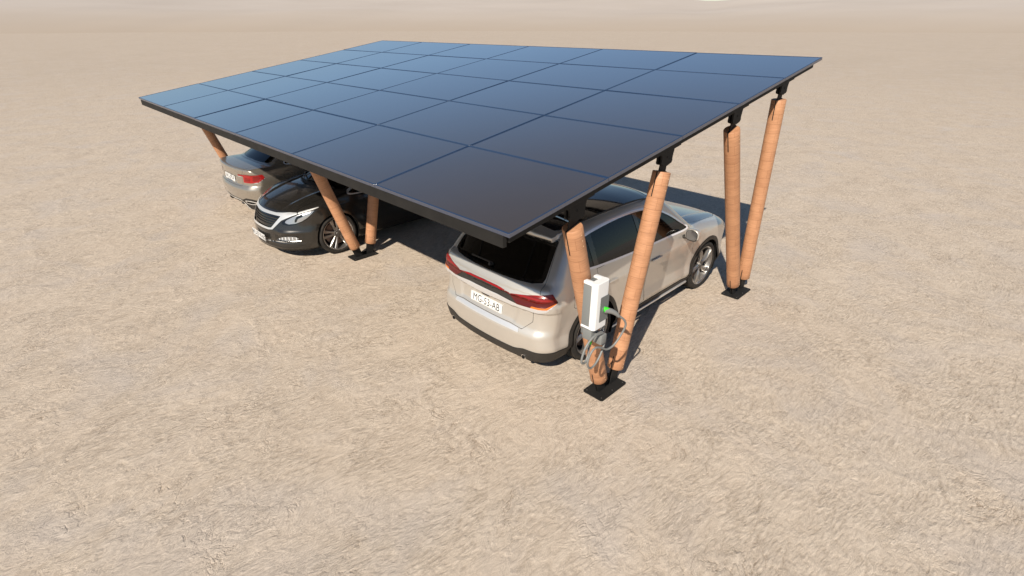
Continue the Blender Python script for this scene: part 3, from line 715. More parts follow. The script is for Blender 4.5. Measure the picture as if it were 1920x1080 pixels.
# ------------------------------------------------------------------ light grey-beige sport utility, tail towards us
def build_suv():
    L, RT, RA = 4.40, .362, .402; HB, HF = .875, 3.475; X0, Y0 = 1.03, 1.495
    root = tag(empty('parked_car', (X0, Y0, 0)), 'champagne sport utility car with number plate MG-53-AB, parked tail first beside the charger', 'car', 'cars parked under the carport')
    plan = pchip([0, .45, 1.0, 2.1, 3.3, 3.9, 4.43], [.890, .912, .920, .912, .920, .908, .86])
    inset = pchip([.18, .26, .32, .40, .46, .54, .66, .80, .90, .945, 1.0, 1.08, 1.15, 1.35, 1.5, 1.62, 1.7], [.085, .05, .030, .006, .014, .026, .022, .008, .0, .012, .026, .046, .068, .142, .205, .265, .31])
    xr = pchip([.14, .20, .27, .35, .45, .53, .555, .605, .625, .82, .835, .845, .90, .93, .995, 1.012, 1.03, 1.09, 1.15], [.12, .05, .018, .006, .0, .0, .006, .034, .044, .066, .046, .020, .022, .034, .040, .042, .060, .085, .13])
    xf = pchip([.18, .30, .45, .60, .75, .88, .96], [4.23, 4.33, 4.39, 4.40, 4.39, 4.33, 4.22])
    zh = pchip([0, .4, 2.9, 3.15, 3.4, 3.8, 4.1, 4.3, 4.43], [1.12, 1.14, 1.12, 1.075, 1.055, 1.005, .955, .905, .84])
    zr = pchip([.35, .5, .8, 1.3, 1.8, 2.2, 2.5, 2.8], [1.565, 1.583, 1.612, 1.640, 1.645, 1.628, 1.585, 1.52])
    def F(x, y, z):
        a = np.abs(y)
        W_ = plan(x) - inset(z)
        rb, rf = np.sqrt((x - HB) ** 2 + (z - RT) ** 2), np.sqrt((x - HF) ** 2 + (z - RT) ** 2)
        W_ = W_ + .020 * (1 - sstep(np.minimum(rb, rf), .43, .60)) * sstep(z, .2, .4)
        W_ = W_ - .05 * sstep(-x, -.55, -.05) * sstep(z, 1.0, 1.45)
        bow = .115 * (a / .9) ** 2.2
        plate_rec = .022 * (1 - sstep(a, .50 - .0, .53)) * sstep(z, .68, .69) * (1 - sstep(z, .895, .905))
        Xr = xr(z) + bow + plate_rec * 0 + .015 * (1 - sstep(a, .43 + (z - .74) * .2, .50 + (z - .74) * .2)) * sstep(z, .605, .65) * (1 - sstep(z, .80, .83))
        Xf = xf(z) - .23 * (a / .9) ** 2.4
        rr = .07 + .10 * (1 - sstep(x, .1, .8)) * (1 - sstep(z, .95, 1.2)) + .16 * sstep(x, 3.7, 4.3)
        top = z - (zh(x) - .035 * (a / .85) ** 2.5 + .012 * sstep(a, .52, .56) * (1 - sstep(a, .60, .78)) * sstep(x, 3.0, 3.3))
        low = rmax(rmax(Xr - x, top, .05), x - Xf, .10)
        ws = (x - (3.27 - (z - 1.06) * 1.42 - .17 * (a / .75) ** 2.2)) * .576
        rg = ((.112 + (z - 1.09) * .92 + .10 * (a / .75) ** 2.2) - x) * .736
        roof = z - (zr(x) - .045 * (a / .62) ** 2)
        up = rmax(rmax(ws, roof, .06), rg, .03)
        up = np.maximum(up, .97 - z)
        # roof spoiler lip over the back window
        lip = rmax(np.maximum(roof, (roof * -1) - .075 + .06 * (x - .35)), (.385 + .07 * (a / .6) ** 2) - x, .02); lip = np.maximum(lip, np.maximum(x - .85, a - .60))
        up = rmin(up, lip, .012)
        f = rmax(a - W_, rmin(low, up, .02), rr)
        return rmax(f, .205 + .05 * sstep(x, 3.9, 4.4) + .015 * (1 - sstep(x, .0, .5)) - z, .03)
    car = Car(root, F, (-.1, -1.0, .14), (L + .12, 1.0, 1.72), .0205)
    arch = lambda rad: (lambda V, N: np.maximum(np.minimum(np.hypot(V[:, 0] - HB, V[:, 2] - RT), np.hypot(V[:, 0] - HF, V[:, 2] - RT)) - rad, .45 - np.abs(V[:, 1])))
    car.cut(arch(RA))
    # side windows
    dlo = smoothpoly([(2.885, 1.085), (2.69, 1.238), (2.47, 1.370), (2.22, 1.475), (1.93, 1.532), (1.55, 1.546), (1.10, 1.530), (.78, 1.492), (.60, 1.41), (.51, 1.28), (.55, 1.19), (.80, 1.146), (1.3, 1.112), (1.9, 1.088), (2.4, 1.078)], 5)
    D = s_side(dlo); g_ = car.cut(D)
    trim, g_ = split(g_, lambda V, N: -(psdf(V[:, 0], V[:, 2], dlo) + .024))
    car.put('window_trim', trim, TRIM, .004, True)
    def pane(x0, x1, x0t, x1t):
        nonlocal g_
        q = [(x0, .9), (x1, .9), (x1t, 1.7), (x0t, 1.7)]
        i, g_ = split(g_, lambda V, N: np.maximum(psdf(V[:, 0], V[:, 2], dlo) + .032, psdf(V[:, 0], V[:, 2], q))); car.put('side_window', i, GL_DARK, -.006, True)
    pane(1.92, 3.0, 1.80, 3.0); pane(.98, 1.85, .93, 1.72); pane(.3, .91, .3, .84)
    car.put('window_pillar', g_, GLOSSB, -.002, True)
    # glass: back window, windscreen, roof
    bw = [(-.1, 1.102), (.40, 1.106), (.60, 1.112), (.695, 1.128), (.700, 1.17), (.625, 1.475), (.60, 1.50), (-.1, 1.53)]
    i = car.cut(s_and(s_rear(bw), XLT(.75))); a_, b_ = split(i, s_rear([(-.1, 1.125), (.45, 1.13), (.61, 1.14), (.655, 1.16), (.63, 1.26), (.565, 1.44), (-.1, 1.485)]))
    car.put('rear_window', a_, GL_BLACK, -.004); car.put('window_frit', b_, GLOSSB, -.004)
    wsd = lambda V, N: np.maximum.reduce([.20 - N[:, 0], (1.075 + .02 * np.abs(V[:, 1])) - V[:, 2], V[:, 2] - 1.585, np.abs(V[:, 1]) - (.735 - (V[:, 2] - 1.08) * .26), 2.2 - V[:, 0], V[:, 0] - 3.5, .35 - N[:, 2]])
    car.take('windscreen', wsd, GL_DARK, -.004)
    car.take('roof_glass', s_top([(.58, -.1), (.58, .52), (.70, .590), (2.05, .605), (2.28, .575), (2.38, .32), (2.41, -.1)]), ROOFGL, -.003)
    # tail lamps in a strip round the corner; q = |y| + x runs along the corner
    wrap = lambda poly: (lambda V, N: np.maximum(psdf(np.abs(V[:, 1]) + .8 * V[:, 0], V[:, 2], poly), np.maximum(N[:, 0] - .55, V[:, 0] - .6) * .2))
    lampo = [(.440, .950), (.430, .978), (.60, 1.000), (.81, 1.031), (.98, 1.056), (1.02, 1.055), (1.095, .963), (.955, .895), (.72, .887), (.540, .880)]
    lo = car.cut(wrap(lampo)); up_, lo = split(lo, wrap([(.4, .962), (.60, .950), (.78, .955), (1.0, .975), (1.2, .97), (1.2, 1.1), (.4, 1.1)]))
    lo1, lo2 = split(lo, wrap([(.71, .86), (.742, .908), (.935, .913), (1.06, .957), (1.2, .97), (1.1, .86)]))
    for nm, part_, mm in (('upper', up_, RED),):
        Ls = car.put('tail_light', part_, mm, .004, True)
    L1, R1 = split(lo2, lambda V, N: -V[:, 1]); car.put('lower_lens', L1, REDD, .006, parent=Ls[0]); car.put('lower_lens', R1, REDD, .006, parent=Ls[1])
    L1, R1 = split(lo1, lambda V, N: -V[:, 1]); car.put('indicator_lens', L1, ORANGE, .004, parent=Ls[0]); car.put('indicator_lens', R1, ORANGE, .004, parent=Ls[1])
    car.take('light_strip', wrap([(-.2, .997), (.25, .985), (.450, .950), (.440, .980), (.25, 1.006), (-.2, 1.016)]), RED, .003)
    car.take('rear_trim_panel', wrap([(-.2, .908), (.25, .906), (.545, .882), (.442, .952), (.25, .986), (-.2, .998)]), PLASTIC, .001)
    car.take('rear_trim_strip', wrap([(-.2, .832), (.25, .829), (.55, .815), (.76, .838), (.945, .866), (1.10, .958), (1.09, .966), (.955, .896), (.72, .888), (.545, .883), (.25, .907), (-.2, .909)]), SATIN, .004)
    car.take('bumper_plate', s_rear([(-.1, .557), (.40, .553), (.535, .545), (.515, .592), (.40, .602), (-.1, .607)]), SATIN, .002)
    # cladding round the arches and along the bottom
    clad = s_or(arch(RA + .058), s_and(ZLT(.335), XGT(.6), XLT(3.85)), s_and(lambda V, N: V[:, 2] - (.335 + .035 * sstep(np.abs(V[:, 1]), .45, .62)), XLT(.62)), s_and(ZLT(.40), XGT(3.75)))
    car.take('cladding', clad, PLASTIC, .006)
    # front end: grille, lamps
    g1 = car.cut(s_front([(-.1, .68), (.42, .68), (.52, .80), (-.1, .80)])); car.put('grille', g1, GLOSSB, -.01)
    hl = lambda V, N: np.maximum(psdf(np.abs(V[:, 1]) + .8 * (L - V[:, 0]), V[:, 2], [(.56, .70), (.60, .80), (.95, .865), (1.25, .88), (1.12, .78), (.9, .70)]), np.maximum(-.5 - N[:, 0], 3.5 - V[:, 0]) * .2)
    car.take('headlight', hl, CLEAR, .002, True)
    # doors, tailgate, bonnet, fuel flap
    fd = [(1.92, .37), (3.02, .37), (3.07, .60), (3.02, .98), (2.93, 1.09), (2.93, 1.8), (1.80, 1.8), (1.90, 1.08), (1.94, .9)]
    rd = [(1.905, .37), (1.28, .37), (1.22, .62), (1.02, .80), (.93, 1.00), (.90, 1.4), (.80, 1.8), (1.785, 1.8), (1.885, 1.08), (1.925, .9)]
    fdl = lambda V, N: np.maximum.reduce([psdf(V[:, 0], V[:, 2], fd), V[:, 2] - 1.10, (.30 - np.abs(N[:, 1])) * .1])
    rdl = lambda V, N: np.maximum.reduce([psdf(V[:, 0], V[:, 2], rd), V[:, 2] - 1.125, (.30 - np.abs(N[:, 1])) * .1])
    car.panel('door', fdl, SUVP, True); car.panel('door', rdl, SUVP, True)
    car.panel('tailgate', s_or(s_rear([(-.1, .612), (.40, .610), (.555, .592), (.67, .705), (.668, .84), (.70, .86), (.745, 1.02), (.715, 1.17), (.62, 1.50), (-.1, 1.54)])), SUVP)
    car.panel('bonnet', s_top([(3.16, -.1), (3.10, .50), (3.02, .70), (3.4, .76), (3.9, .73), (4.18, .60), (4.28, .3), (4.31, -.1)]), SUVP)
    ff = lambda V, N: np.maximum(psdf(V[:, 0], V[:, 2], round_rect(.50, .80, .68, .97, .04)), V[:, 1] + .4)
    car.panel('fuel_flap', ff, SUVP)
    car.finish('body', SUVP)
    for x in (HB, HF):
        for s in (-1, 1):
            wheel(root, x, s * .796, RT, RT, .286, .235, 'swept', s); arch_liner(root, x, RT, RA + .004, s * .90, s * .50)
    plate(root, 'MG-53-AB', (.068, .01, .706), (R(84), 0, R(-90)), sx=.86)
    for s in (-1, 1):
        mirror(root, 2.755, s * 1.015, 1.062, s, SUVP, .185, .16)
        handle(root, 2.09, s * .905, .905, s, SUVP); handle(root, 1.13, s * .905, .925, s, SUVP)
        V, F_ = tube([(.72, s * .615, 1.560), (.9, s * .622, 1.607), (1.4, s * .632, 1.632), (1.9, s * .628, 1.622), (2.2, s * .610, 1.580), (2.30, s * .60, 1.555)], .009, 8, 6); mesh_obj('roof_rail', V, F_, PLASTIC, root, smooth=True)
        bm = bmesh.new(); add_cyl(bm, (.05, s * .60, .262), (.20, s * .60, .262), .030, 24); ex = bm_obj('exhaust_tip', bm, CHROME, root, True)
        bm = bmesh.new(); add_cyl(bm, (.046, s * .60, .262), (.06, s * .60, .262), .022, 20); bm_obj('exhaust_bore', bm, DARK, ex)
        bm = bmesh.new(); add_box(bm, (1.28, s * .885 - .012, .235), (3.05, s * .885 + .012, .262), .006, 2); bm_obj('sill_trim', bm, SATIN, root, True)
        bm = bmesh.new(); add_box(bm, (.055, s * .53 - .12, .300), (.075, s * .53 + .12, .316), .004, 1, Matrix.Translation((.03, 0, 0))); bm_obj('reflector', bm, REDD, root)
    bm = bmesh.new(); add_prism(bm, [(-.075, .834), (.075, .834), (.05, .806), (-.05, .806)], 0, .045, .075); bm_obj('tailgate_handle', bm, PLASTIC, root)
    bm = bmesh.new(); add_box(bm, (.385, -.17, 1.505), (.43, .17, 1.525), .004, 1); bm_obj('brake_light', bm, REDD, root)
    bm = bmesh.new(); add_cyl(bm, (.17, 0, 1.145), (.12, 0, 1.16), .018, 12); add_box(bm, (.150, -.02, 1.155), (.165, .33, 1.175), .004, 1); bm_obj('rear_wiper', bm, PLASTIC, root, True)
    V, F_ = tube([(3.22, -.55, 1.085), (3.12, -.25, 1.105), (3.05, .2, 1.125)], .008, 6, 4); mesh_obj('wiper', V, F_, PLASTIC, root, smooth=True)
    seats(root, (2.05, 1.12), (-.37, .37), .42); dash(root, 2.55, .66, 1.0); floor_pan(root, L, .92)
    return root
build_suv()

# ------------------------------------------------------------------ bronze-silver saloon, tail towards us
def build_saloon():
    L, RT, RA = 4.76, .335, .368; HB, HF = 1.06, 3.85; X0, Y0 = .82, 8.96
    root = tag(empty('parked_car', (X0, Y0, 0)), 'bronze silver saloon car with its tail showing, parked beyond the black car', 'car', 'cars parked under the carport')
    plan = pchip([0, .5, 1.2, 2.4, 3.6, 4.2, 4.76], [.875, .905, .915, .905, .912, .895, .84])
    inset = pchip([.16, .25, .34, .48, .62, .76, .84, .90, .97, 1.04, 1.2, 1.34, 1.42, 1.5], [.08, .04, .018, .008, .012, .0, .010, .030, .055, .095, .19, .275, .33, .39])
    xr = pchip([.14, .24, .33, .37, .45, .60, .675, .695, .72, .86, .945, .985, 1.03, 1.07], [.10, .075, .060, .038, .026, .0, .036, .052, .056, .066, .046, .046, .060, .10])
    xf = pchip([.16, .30, .45, .60, .75, .85], [4.60, 4.70, 4.76, 4.75, 4.70, 4.58])
    zh = pchip([0, .06, .2, .45, .9, 3.0, 3.3, 3.8, 4.3, 4.6, 4.76], [1.005, 1.020, 1.028, 1.035, 1.03, 1.02, 1.0, .95, .87, .78, .70])
    zr = pchip([.5, .9, 1.3, 1.8, 2.2, 2.6, 2.9], [1.24, 1.345, 1.42, 1.455, 1.455, 1.42, 1.35])
    def F(x, y, z):
        a = np.abs(y); W_ = plan(x) - inset(z)
        rb, rf = np.sqrt((x - HB) ** 2 + (z - RT) ** 2), np.sqrt((x - HF) ** 2 + (z - RT) ** 2)
        W_ = W_ + .014 * (1 - sstep(np.minimum(rb, rf), .39, .55)) * sstep(z, .2, .35) - .12 * (1 - sstep(x, .2, 1.3)) * sstep(z, 1.0, 1.3)
        Xr = xr(z) + .19 * (a / .9) ** 2.3 + .016 * (1 - sstep(a, .33, .345)) * sstep(z, .705, .715) * (1 - sstep(z, .825, .832))
        Xf = xf(z) - .30 * (a / .9) ** 2.3
        rr = .06 + .12 * (1 - sstep(x, .1, .7)) * (1 - sstep(z, .8, .98)) + .16 * sstep(x, 4.0, 4.6)
        top = z - (zh(x) - .030 * (a / .85) ** 2.2)
        low = rmax(rmax(Xr - x, top, .028), x - Xf, .12)
        ws = (x - (3.32 - (z - 1.0) * 1.75 - .16 * (a / .75) ** 2.2)) * .496
        rg = ((.50 + (z - 1.02) * 1.85 + .13 * (a / .7) ** 2.2) - x) * .476
        roof = z - (zr(x) - .045 * (a / .62) ** 2)
        up = np.maximum(rmax(rmax(ws, roof, .08), rg, .06), .88 - z)
        f = rmax(a - W_, rmin(low, up, .03), rr)
        return rmax(f, .185 + .11 * (1 - sstep(a, .38, .50)) * (1 - sstep(x, .25, .7)) - z, .03)
    car = Car(root, F, (-.1, -1.0, .12), (L + .12, 1.0, 1.54), .024)
    arch = lambda rad: (lambda V, N: np.maximum(np.minimum(np.hypot(V[:, 0] - HB, V[:, 2] - RT), np.hypot(V[:, 0] - HF, V[:, 2] - RT)) - rad, .45 - np.abs(V[:, 1])))
    car.cut(arch(RA))
    dlo = smoothpoly([(3.05, 1.00), (2.75, 1.16), (2.45, 1.28), (2.1, 1.345), (1.7, 1.345), (1.3, 1.275), (.98, 1.135), (.86, 1.045), (.95, 1.000), (1.4, .985), (2.1, .975), (2.7, .98)], 5)
    g_ = car.cut(s_side(dlo)); trim, g_ = split(g_, lambda V, N: -(psdf(V[:, 0], V[:, 2], dlo) + .022)); car.put('window_trim', trim, TRIM, .004, True)
    def pane(q):
        nonlocal g_
        i, g_ = split(g_, lambda V, N: np.maximum(psdf(V[:, 0], V[:, 2], dlo) + .028, psdf(V[:, 0], V[:, 2], q))); car.put('side_window', i, GL_BLACK, -.004, True)
    pane([(2.14, .8), (3.2, .8), (3.2, 1.6), (2.06, 1.6)]); pane([(1.18, .8), (2.08, .8), (1.98, 1.6), (1.12, 1.6)])
    car.put('window_pillar', g_, GLOSSB, -.002, True)
    bw = lambda V, N: np.maximum.reduce([psdf(np.abs(V[:, 1]), V[:, 2], [(-.1, 1.052), (.60, 1.042), (.655, 1.06), (.50, 1.37), (-.1, 1.395)]), N[:, 0] + .2, .4 - V[:, 0]])
    car.take('rear_window', bw, GL_BLACK, -.004)
    wsd = lambda V, N: np.maximum.reduce([.15 - N[:, 0], 1.02 - V[:, 2], V[:, 2] - 1.39, np.abs(V[:, 1]) - (.72 - (V[:, 2] - 1.0) * .36), 2.3 - V[:, 0], V[:, 0] - 3.45])
    car.take('windscreen', wsd, GL_DARK, -.004)
    wrap = lambda poly: (lambda V, N: np.maximum(psdf(np.abs(V[:, 1]) + .8 * V[:, 0], V[:, 2], poly), np.maximum(N[:, 0] - .55, V[:, 0] - .7) * .2))
    car.take('rear_trim_strip', s_or(wrap([(-.2, .828), (.33, .828), (.60, .846), (.83, .860), (.835, .872), (.60, .861), (.33, .846), (-.2, .846)]), wrap([(.67, .735), (.95, .738), (1.13, .756), (1.245, .832), (1.235, .842), (1.12, .769), (.95, .751), (.68, .748)])), BRIGHT, .007)
    lamp = [(.485, .888), (.50, .862), (.69, .862), (.682, .745), (.95, .750), (1.128, .768), (1.238, .838), (1.19, .905), (.80, .908), (.62, .893)]
    i = car.cut(wrap(lamp)); a_, b_ = split(i, wrap([(.72, .770), (.90, .768), (.92, .838), (.74, .846)]))
    c_, b_ = split(b_, wrap([(.97, .785), (1.09, .795), (1.17, .840), (1.13, .885), (1.0, .880)]))
    Ls = car.put('tail_light', b_, REDB, .004, True)
    for q, nm, mm in ((a_, 'lamp_element', RED), (c_, 'corner_lens', RED)):
        L1, R1 = split(q, lambda V, N: -V[:, 1]); car.put(nm, L1, mm, .005, parent=Ls[0]); car.put(nm, R1, mm, .005, parent=Ls[1])
    # lower rear: dark valance with bright lip and tailpipe frames
    val = s_rear([(-.1, .10), (.95, .10), (.95, .22), (.86, .40), (.74, .435), (.58, .435), (.46, .390), (.38, .365), (-.1, .362)])
    car.take('bumper_lip', s_rear([(-.1, .362), (.34, .362), (.40, .345), (.53, .215), (.60, .195), (.625, .215), (.55, .242), (.43, .368), (.36, .388), (-.1, .388)]), BRIGHT, .010)
    i = car.cut(val); a_, i = split(i, s_rear([(.51, .318), (.66, .308), (.80, .325), (.825, .372), (.72, .400), (.54, .388)])); b_, a_ = split(a_, s_rear([(.54, .334), (.66, .326), (.775, .340), (.79, .362), (.71, .380), (.56, .372)]))
    car.put('diffuser', i, PLASTIC, 0); car.put('exhaust_trim', a_, BRIGHT, .01, True); car.put('exhaust_bore', b_, DARK, -.01, True)
    car.take('sill_cladding', s_or(s_and(ZLT(.235)), ), PLASTIC)
    car.take('grille', s_front([(-.1, .52), (.45, .52), (.55, .66), (-.1, .68)]), GLOSSB, -.01)
    hl = lambda V, N: np.maximum(psdf(np.abs(V[:, 1]) + .8 * (L - V[:, 0]), V[:, 2], [(.60, .60), (.62, .68), (.95, .745), (1.25, .765), (1.1, .65), (.9, .60)]), np.maximum(-.5 - N[:, 0], 3.9 - V[:, 0]) * .2)
    car.take('headlight', hl, CLEAR, .002, True)
    fd = [(2.10, .30), (3.18, .30), (3.22, .6), (3.12, 1.0), (3.12, 1.5), (2.02, 1.5), (2.10, 1.0), (2.13, .8)]
    rd = [(2.085, .30), (1.52, .30), (1.42, .55), (1.18, .72), (1.10, .95), (1.02, 1.5), (2.005, 1.5), (2.085, 1.0), (2.115, .8)]
    for q in (fd, rd): car.panel('door', (lambda q: lambda V, N: np.maximum.reduce([psdf(V[:, 0], V[:, 2], q), V[:, 2] - .99, (.30 - np.abs(N[:, 1])) * .1]))(q), SILP, True)
    bootlid = lambda V, N: np.maximum.reduce([np.abs(V[:, 1]) - (.545 + .10 * sstep(V[:, 2], .86, .99)), .672 - V[:, 2], V[:, 0] - .505 - .14 * np.abs(V[:, 1]) ** 2, N[:, 0] - .3])
    car.panel('boot_lid', bootlid, SILP)
    ff = lambda V, N: np.maximum(np.hypot(V[:, 0] - .88, V[:, 2] - .82) - .085, V[:, 1] + .4); car.panel('fuel_flap', ff, SILP)
    car.panel('bonnet', s_top([(3.35, -.1), (3.28, .5), (3.2, .72), (3.8, .74), (4.3, .62), (4.55, .3), (4.58, -.1)]), SILP)
    car.finish('body', SILP)
    for x in (HB, HF):
        for s in (-1, 1): wheel(root, x, s * .79, RT, RT, .258, .225, 'split', s); arch_liner(root, x, RT, RA + .004, s * .89, s * .50)
    plate(root, 'WU-079-P', (.072, 0, .765), (R(86), 0, R(-90)), sx=.86)
    for s in (-1, 1):
        mirror(root, 2.98, s * 1.0, 1.0, s, SILP, .23, .145); handle(root, 2.28, s * .905, .80, s, SILP); handle(root, 1.32, s * .905, .82, s, SILP)
    seats(root, (2.2, 1.25), (-.36, .36), .30); dash(root, 2.72, .64, .90); floor_pan(root, L, .91, .22)
    return root
build_saloon()

# ------------------------------------------------------------------ black people carrier, nose towards us
def build_black():
    L, RT, RA = 4.62, .345, .375; HB, HF = .90, 3.62; X0, Y0 = .37 + L, 6.41
    root = tag(empty('parked_car', (X0, Y0, 0), math.pi), 'black hatchback car with chrome grille wing, parked nose first behind the middle posts', 'car', 'cars parked under the carport')
    plan = pchip([0, .4, 1.2, 2.2, 3.3, 3.7, 4.1, 4.62], [.85, .88, .90, .893, .903, .898, .87, .80])
    inset = pchip([.15, .24, .34, .48, .62, .74, .84, .90, 1.0, 1.1, 1.3, 1.45, 1.55, 1.62], [.08, .04, .016, .004, .018, .006, .0, .016, .05, .09, .175, .25, .31, .36])
    xr = pchip([.15, .25, .40, .55, .70, .9, 1.05, 1.2], [.16, .06, .01, .0, .02, .04, .06, .10])
    xf = pchip([.13, .19, .28, .40, .48, .56, .66, .76, .82, .92], [4.47, 4.535, 4.555, 4.565, 4.56, 4.535, 4.495, 4.435, 4.37, 4.2])
    zh = pchip([0, 2.9, 3.3, 3.6, 3.85, 4.1, 4.3, 4.42, 4.50, 4.6], [1.04, 1.06, 1.075, 1.035, .985, .918, .845, .785, .73, .65])
    zr = pchip([.2, .5, 1.0, 1.6, 2.1, 2.5, 2.8], [1.43, 1.49, 1.545, 1.57, 1.555, 1.50, 1.42])
    def F(x, y, z):
        a = np.abs(y); W_ = plan(x) - inset(z)
        rb, rf = np.sqrt((x - HB) ** 2 + (z - RT) ** 2), np.sqrt((x - HF) ** 2 + (z - RT) ** 2)
        W_ = W_ + .022 * (1 - sstep(np.minimum(rb, rf), .40, .58)) * sstep(z, .2, .35)
        Xr = xr(z) + .13 * (a / .9) ** 2.2
        Xf = xf(z) - .36 * (a / .9) ** 2.15 + .016 * (1 - sstep(z, .30, .33)) + .014 * sstep(z, .44, .49) * (1 - sstep(z, .495, .54)) * sstep(a, .42, .60)
        # fog lamp recess
        Xf = Xf - .020 * (1 - sstep(np.maximum(np.abs(a - .62) / .17, np.abs(z - .398) / .045), .8, 1.15))
        rr = .06 + .20 * sstep(x, 3.75, 4.35)
        rr = np.broadcast_to(rr, np.broadcast(rr, z).shape) * (1 - .55 * sstep(z, .65, .95))
        crease = .022 * (1 - sstep(np.abs(a - (.58 - .10 * sstep(x, 3.2, 4.5))), .0, .09)) * sstep(x, 3.1, 3.3) * (1 - sstep(x, 4.3, 4.5))
        top = z - (zh(x) - (.075 + .05 * sstep(x, 3.8, 4.4)) * (a / .85) ** 2.2 + crease)
        low = rmax(rmax(Xr - x, top, .05), x - Xf, .05)
        ws = (x - (3.61 - (z - 1.03) * 1.80 - .27 * (a / .75) ** 2.2)) * .516
        rg = ((.11 + (z - 1.05) * .75 + .10 * (a / .7) ** 2.2) - x) * .8
        roof = z - (zr(x) - .045 * (a / .62) ** 2)
        up = np.maximum(rmax(rmax(ws, roof, .08), rg, .04), .93 - z)
        f = rmax(a - W_, rmin(low, up, .02), rr)
        return rmax(f, .18 - z, .025)
    car = Car(root, F, (-.1, -1.0, .12), (L + .12, 1.0, 1.66), .0205)
    arch = lambda rad: (lambda V, N: np.maximum(np.minimum(np.hypot(V[:, 0] - HB, V[:, 2] - RT), np.hypot(V[:, 0] - HF, V[:, 2] - RT)) - rad, .45 - np.abs(V[:, 1])))
    car.cut(arch(RA))
    dlo = smoothpoly([(3.36, .985), (3.08, 1.14), (2.75, 1.29), (2.35, 1.42), (1.9, 1.475), (1.3, 1.46), (.75, 1.38), (.52, 1.26), (.50, 1.15), (.8, 1.08), (1.5, 1.02), (2.3, .975), (3.08, .945)], 5)
    g_ = car.cut(s_side(dlo)); trim, g_ = split(g_, lambda V, N: -(psdf(V[:, 0], V[:, 2], dlo) + .022)); car.put('window_trim', trim, BRIGHT, .004, True)
    def pane(q):
        nonlocal g_
        i, g_ = split(g_, lambda V, N: np.maximum(psdf(V[:, 0], V[:, 2], dlo) + .028, psdf(V[:, 0], V[:, 2], q))); car.put('side_window', i, GL_BLACK, -.004, True)
    pane([(2.0, .8), (2.92, .8), (2.92, 1.6), (1.9, 1.6)]); pane([(2.98, .8), (3.4, .8), (3.4, 1.6), (2.98, 1.6)]); pane([(1.02, .8), (1.94, .8), (1.84, 1.6), (.96, 1.6)]); pane([(.2, .8), (.96, .8), (.9, 1.6), (.2, 1.6)])
    car.put('window_pillar', g_, GLOSSB, -.002, True)
    wsd = lambda V, N: np.maximum.reduce([.15 - N[:, 0], 1.065 - .05 * np.abs(V[:, 1]) - V[:, 2], V[:, 2] - 1.49, np.abs(V[:, 1]) - (.735 - (V[:, 2] - 1.05) * .30), 2.3 - V[:, 0], 2.9 - .0 * V[:, 0] - V[:, 0] if False else 2.3 - V[:, 0], V[:, 0] - 3.75, (.35 - N[:, 2]), V[:, 0] - (3.60 - (V[:, 2] - 1.03) * 1.8 - .27 * (np.abs(V[:, 1]) / .75) ** 2.2 + .03)])
    ws_ = car.cut(wsd); car.put('windscreen', ws_, GL_DARK, -.004)
    car.take('scuttle_panel', lambda V, N: np.maximum.reduce([psdf(V[:, 0] + .48 * V[:, 1] ** 2, np.abs(V[:, 1]), [(3.52, -.1), (3.635, -.1), (3.635, .66), (3.52, .66)]), .5 - N[:, 2], .95 - V[:, 2]]), PLASTIC, 0)
    car.take('rear_window', s_and(s_rear([(-.1, 1.1), (.60, 1.12), (.56, 1.42), (-.1, 1.46)])), GL_BLACK, -.004)
    # nose: in q = |y| + .8 (L - x)
    wf = lambda poly: (lambda V, N: np.maximum(psdf(np.abs(V[:, 1]) + .8 * (L - V[:, 0]), V[:, 2], poly), np.maximum(-.5 - N[:, 0], 3.3 - V[:, 0]) * .2))
    gr = [(-.3, .548), (.40, .538), (.455, .546), (.70, .736), (.45, .737), (-.3, .722)]
    car.take('grille', wf(gr), GLOSSB, -.018)
    rim = s_or(wf([(-.3, .512), (.38, .508), (.49, .522), (.72, .675), (.84, .716), (.96, .756), (1.07, .782), (1.07, .802), (.90, .798), (.57, .772), (-.3, .764), (-.3, .722), (.45, .737), (.70, .736), (.455, .546), (.40, .538), (-.3, .547)]))
    car.take('grille_surround', rim, BRIGHT, .008)
    drl = wf([(1.085, .784), (1.25, .818), (1.48, .866), (1.49, .880), (1.25, .840), (1.085, .806)])
    car.take('daylight_strip', drl, BRIGHT, .008, True)
    hlp = wf([(.79, .652), (.83, .690), (.96, .738), (1.09, .778), (1.25, .810), (1.42, .845), (1.36, .79), (1.27, .728), (1.15, .674), (1.03, .642), (.88, .630)])
    i = car.cut(hlp); a_, i = split(i, wf([(1.00, .652), (1.05, .668), (1.08, .715), (1.19, .752), (1.17, .790), (1.06, .752), (1.02, .705)]))
    Ls = car.put('headlight', i, LENS, -.006, True); L1, R1 = split(a_, lambda V, N: -V[:, 1])
    car.put('headlight_mask', L1, GLOSSB, -.004, parent=Ls[0]); car.put('headlight_mask', R1, GLOSSB, -.004, parent=Ls[1])
    car.take('headlight_bezel', wf([(.72, .648), (.76, .620), (.88, .608), (1.04, .624), (1.16, .656), (1.29, .715), (1.43, .84), (1.27, .81), (1.09, .781), (.96, .742), (.80, .690)]), GLOSSB, -.003, True)
    # fog lamps, lower strip, air intake
    i = car.cut(wf([(.56, .362), (.72, .357), (.95, .368), (1.07, .388), (1.0, .430), (.87, .436), (.76, .425), (.64, .393)])); 
    ribs, i = split(i, lambda V, N: .006 - np.abs(((np.abs(V[:, 1]) + .8 * (L - V[:, 0])) * 13.) % 1. - .5) / 13. if False else (np.abs(((np.abs(V[:, 1]) + .8 * (L - V[:, 0])) / .075) % 1. - .5) - .16) * .075)
    car.put('fog_light', i, LENS, .004, True); car.put('fog_light_rib', ribs, CLEAR, .010, True)
